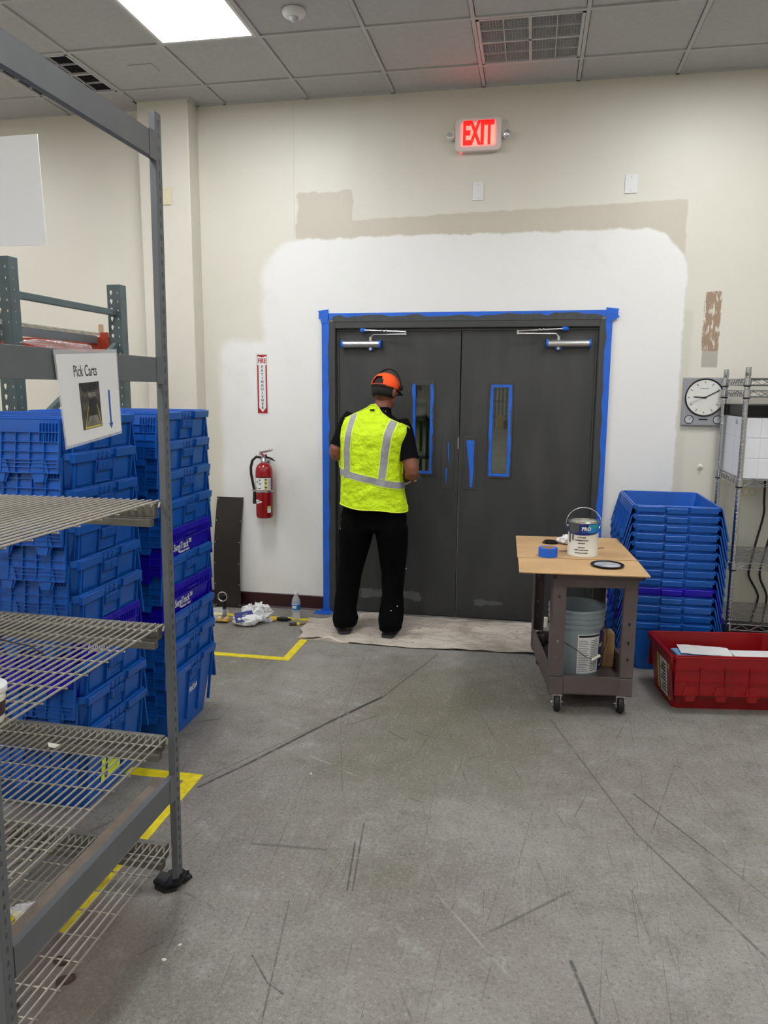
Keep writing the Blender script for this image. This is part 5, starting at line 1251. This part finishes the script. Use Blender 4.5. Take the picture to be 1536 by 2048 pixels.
for pts in ([(-.62, -.42, .85), (-.69, -.40, .46), (-.722, -.46, .09), (-.725, -.44, .06)], [(-.43, -.42, .85), (-.398, -.40, .45), (-.397, -.46, .09), (-.40, -.44, .06)]): t2(list(zip(pts, (.08, .052, .036, .034))))
def hand(wr, d, side, up_):
    d = Vector(d).normalized(); up_ = Vector(up_); up_ = (up_-d*up_.dot(d)).normalized(); lat = d.cross(up_)*side; w0 = Vector(wr)
    def P(f_, l_, n_): return w0+d*f_+lat*l_+up_*n_
    b.tube([P(-.01, 0, 0), P(.02, 0, 0)], [.026, .030], 12)
    for l_ in (-.028, -.010, .010, .028): b.tube([P(.0, l_*.6, 0), P(.045, l_, .003), P(.088, l_*1.05, 0)], [.014, .015, .0115], 8)
    for l_, ln in ((-.031, .066), (-.0105, .076), (.0105, .082), (.031, .074)):   # little to index, curling down
        b.tube([P(.085, l_*1.05, 0), P(.085+ln*.38, l_*1.08, -.006), P(.085+ln*.55, l_*1.08, -.026), P(.085+ln*.45, l_*1.06, -.046)], [.0100, .0095, .0088, .0070], 8)
    b.tube([P(.015, .022, -.004), P(.048, .048, -.014), P(.078, .046, -.030), P(.098, .034, -.036)], [.015, .012, .0105, .008], 8)
hand(WRL, (.35, .85, -.15), 1, (0.3, 0, 1)); hand(WRR, (-.10, .85, -.10), -1, (-.1, 0, 1))
body = b.build('body', G['skin'], person, True)
m_ = body.modifiers.new('remesh', 'REMESH'); m_.mode = 'VOXEL'; m_.voxel_size = .0052; m_.use_smooth_shade = True
m_ = body.modifiers.new('smooth', 'SMOOTH'); m_.factor = .5; m_.iterations = 3
# eyes, brows
b = MB()
for s_ in (-1, 1): b.sph((s_*.032, .084, .004), (.012, .006, .006), 10, M=HM)
b.build('eyes', G['label'], person, True)
b = MB()
for s_ in (-1, 1): b.sph((s_*.032, .0885, .003), (.005, .003, .005), 8, M=HM); b.tube([HM @ Vector((s_*.016, .094, .030)), HM @ Vector((s_*.034, .092, .034)), HM @ Vector((s_*.052, .082, .028))], .004, 6)
b.build('eyebrows', G['hair'], person, True)
# hair
b = MB(); rings = []
for j_ in range(9):
    ph = R(-34+j_*12); rings.append([HM @ Vector(((.083)*cos(ph)*cos(t), -.004+(.100)*cos(ph)*sin(t), .010+.101*sin(ph))) for t in [PI*1.0+.0-.12+(PI+.24)*i/24 for i in range(25)]])
b.loft(rings, caps=False, close=False); hr = b.build('hair', G['hair'], person, True); m_ = hr.modifiers.new('solid', 'SOLIDIFY'); m_.thickness = .006; m_.offset = -1
# cap: crown with the opening over the strap at the back, brim, strap
b = MB(); vs = []; nr, nc = 14, 48
def cap_pt(i, j_, o=0.): 
    ph = R(-2+92*i/nr); t = 2*PI*j_/nc; return HM @ Vector(((.089+o)*cos(ph)**.85*cos(t), -.004+(.106+o)*cos(ph)**.85*sin(t), .020+(.098+o)*sin(ph)))
vs = [cap_pt(i, j_) for i in range(nr+1) for j_ in range(nc)]; fs = []
for i in range(nr):
    for j_ in range(nc):
        tj = (j_+.5)/nc*360; da = abs((tj-270+180) % 360-180)
        if 1 <= i < 6 and da < 30*(1-(max(0, i-1)/5.2)**2.2)**.5: continue
        fs.append((i*nc+j_, i*nc+(j_+1) % nc, (i+1)*nc+(j_+1) % nc, (i+1)*nc+j_))
b.add(vs, fs); cp = b.build('cap', G['cap'], person, True); m_ = cp.modifiers.new('solid', 'SOLIDIFY'); m_.thickness = .003; m_.offset = 1
b = MB(); b.loft([[cap_pt(i, j_, .003) for i in (0, .8)] for j_ in range(30, 43)], caps=False, close=False); b.build('strap', G['blackp'], cp, True)
b = MB(); b.sph(tuple(cap_pt(nr, 0, .003)), (.008, .008, .004), 10); b.build('button', G['cap'], cp, True)
b = MB(); rings = []
for k in range(7):
    q = k/6; rings.append([HM @ Vector(((.078-.012*q)*cos(t)*(1+.05*q), .0+(.098+.085*q)*abs(sin(t))**.8 if True else 0, .026-.012*q-.012*cos(t)**2*q)) for t in [R(25)+R(130)*i/16 for i in range(17)]])
b.loft(rings, caps=False, close=False); br = b.build('brim', G['blackp'], cp, True); m_ = br.modifiers.new('solid', 'SOLIDIFY'); m_.thickness = .004
# ear defenders pushed up round the cap
em = empty_ = MB(); b = MB()
b.tube([HM @ Vector((.112*cos(t)*(1.02), .018-.018*sin(t), .018+.134*sin(t))) for t in [PI*i/28 for i in range(29)]], .0062, 8); hb = b.build('ear_defender_band', G['blackp'], person, True)
b = MB()
b.sph((-.104, .020, .005), (.017, .032, .040), 14, M=HM); b.sph((.104, .030, .030), (.012, .018, .020), 12, M=HM); b.build('ear_cup', G['blackp'], hb, True)
# item in the hand
r = empty('hand_brush', (-.352, -.150, 1.022), 'small white-handled brush held in the right hand of the person in the vest', 'brush', rot=(R(8), R(60), R(10)))
b = MB(); b.tube([(0, 0, -.045), (0, 0, -.01), (0, 0, .055)], [.008, .010, .008], 10); b.build('handle', G['white'], r, smooth=True)
b = MB(); b.box(-.018, .018, -.007, .007, .055, .075); b.build('ferrule', G['tin'], r); b = MB(); b.box(-.018, .018, -.006, .006, .075, .11); b.build('bristles', G['paintg'], r, bevel=.002)
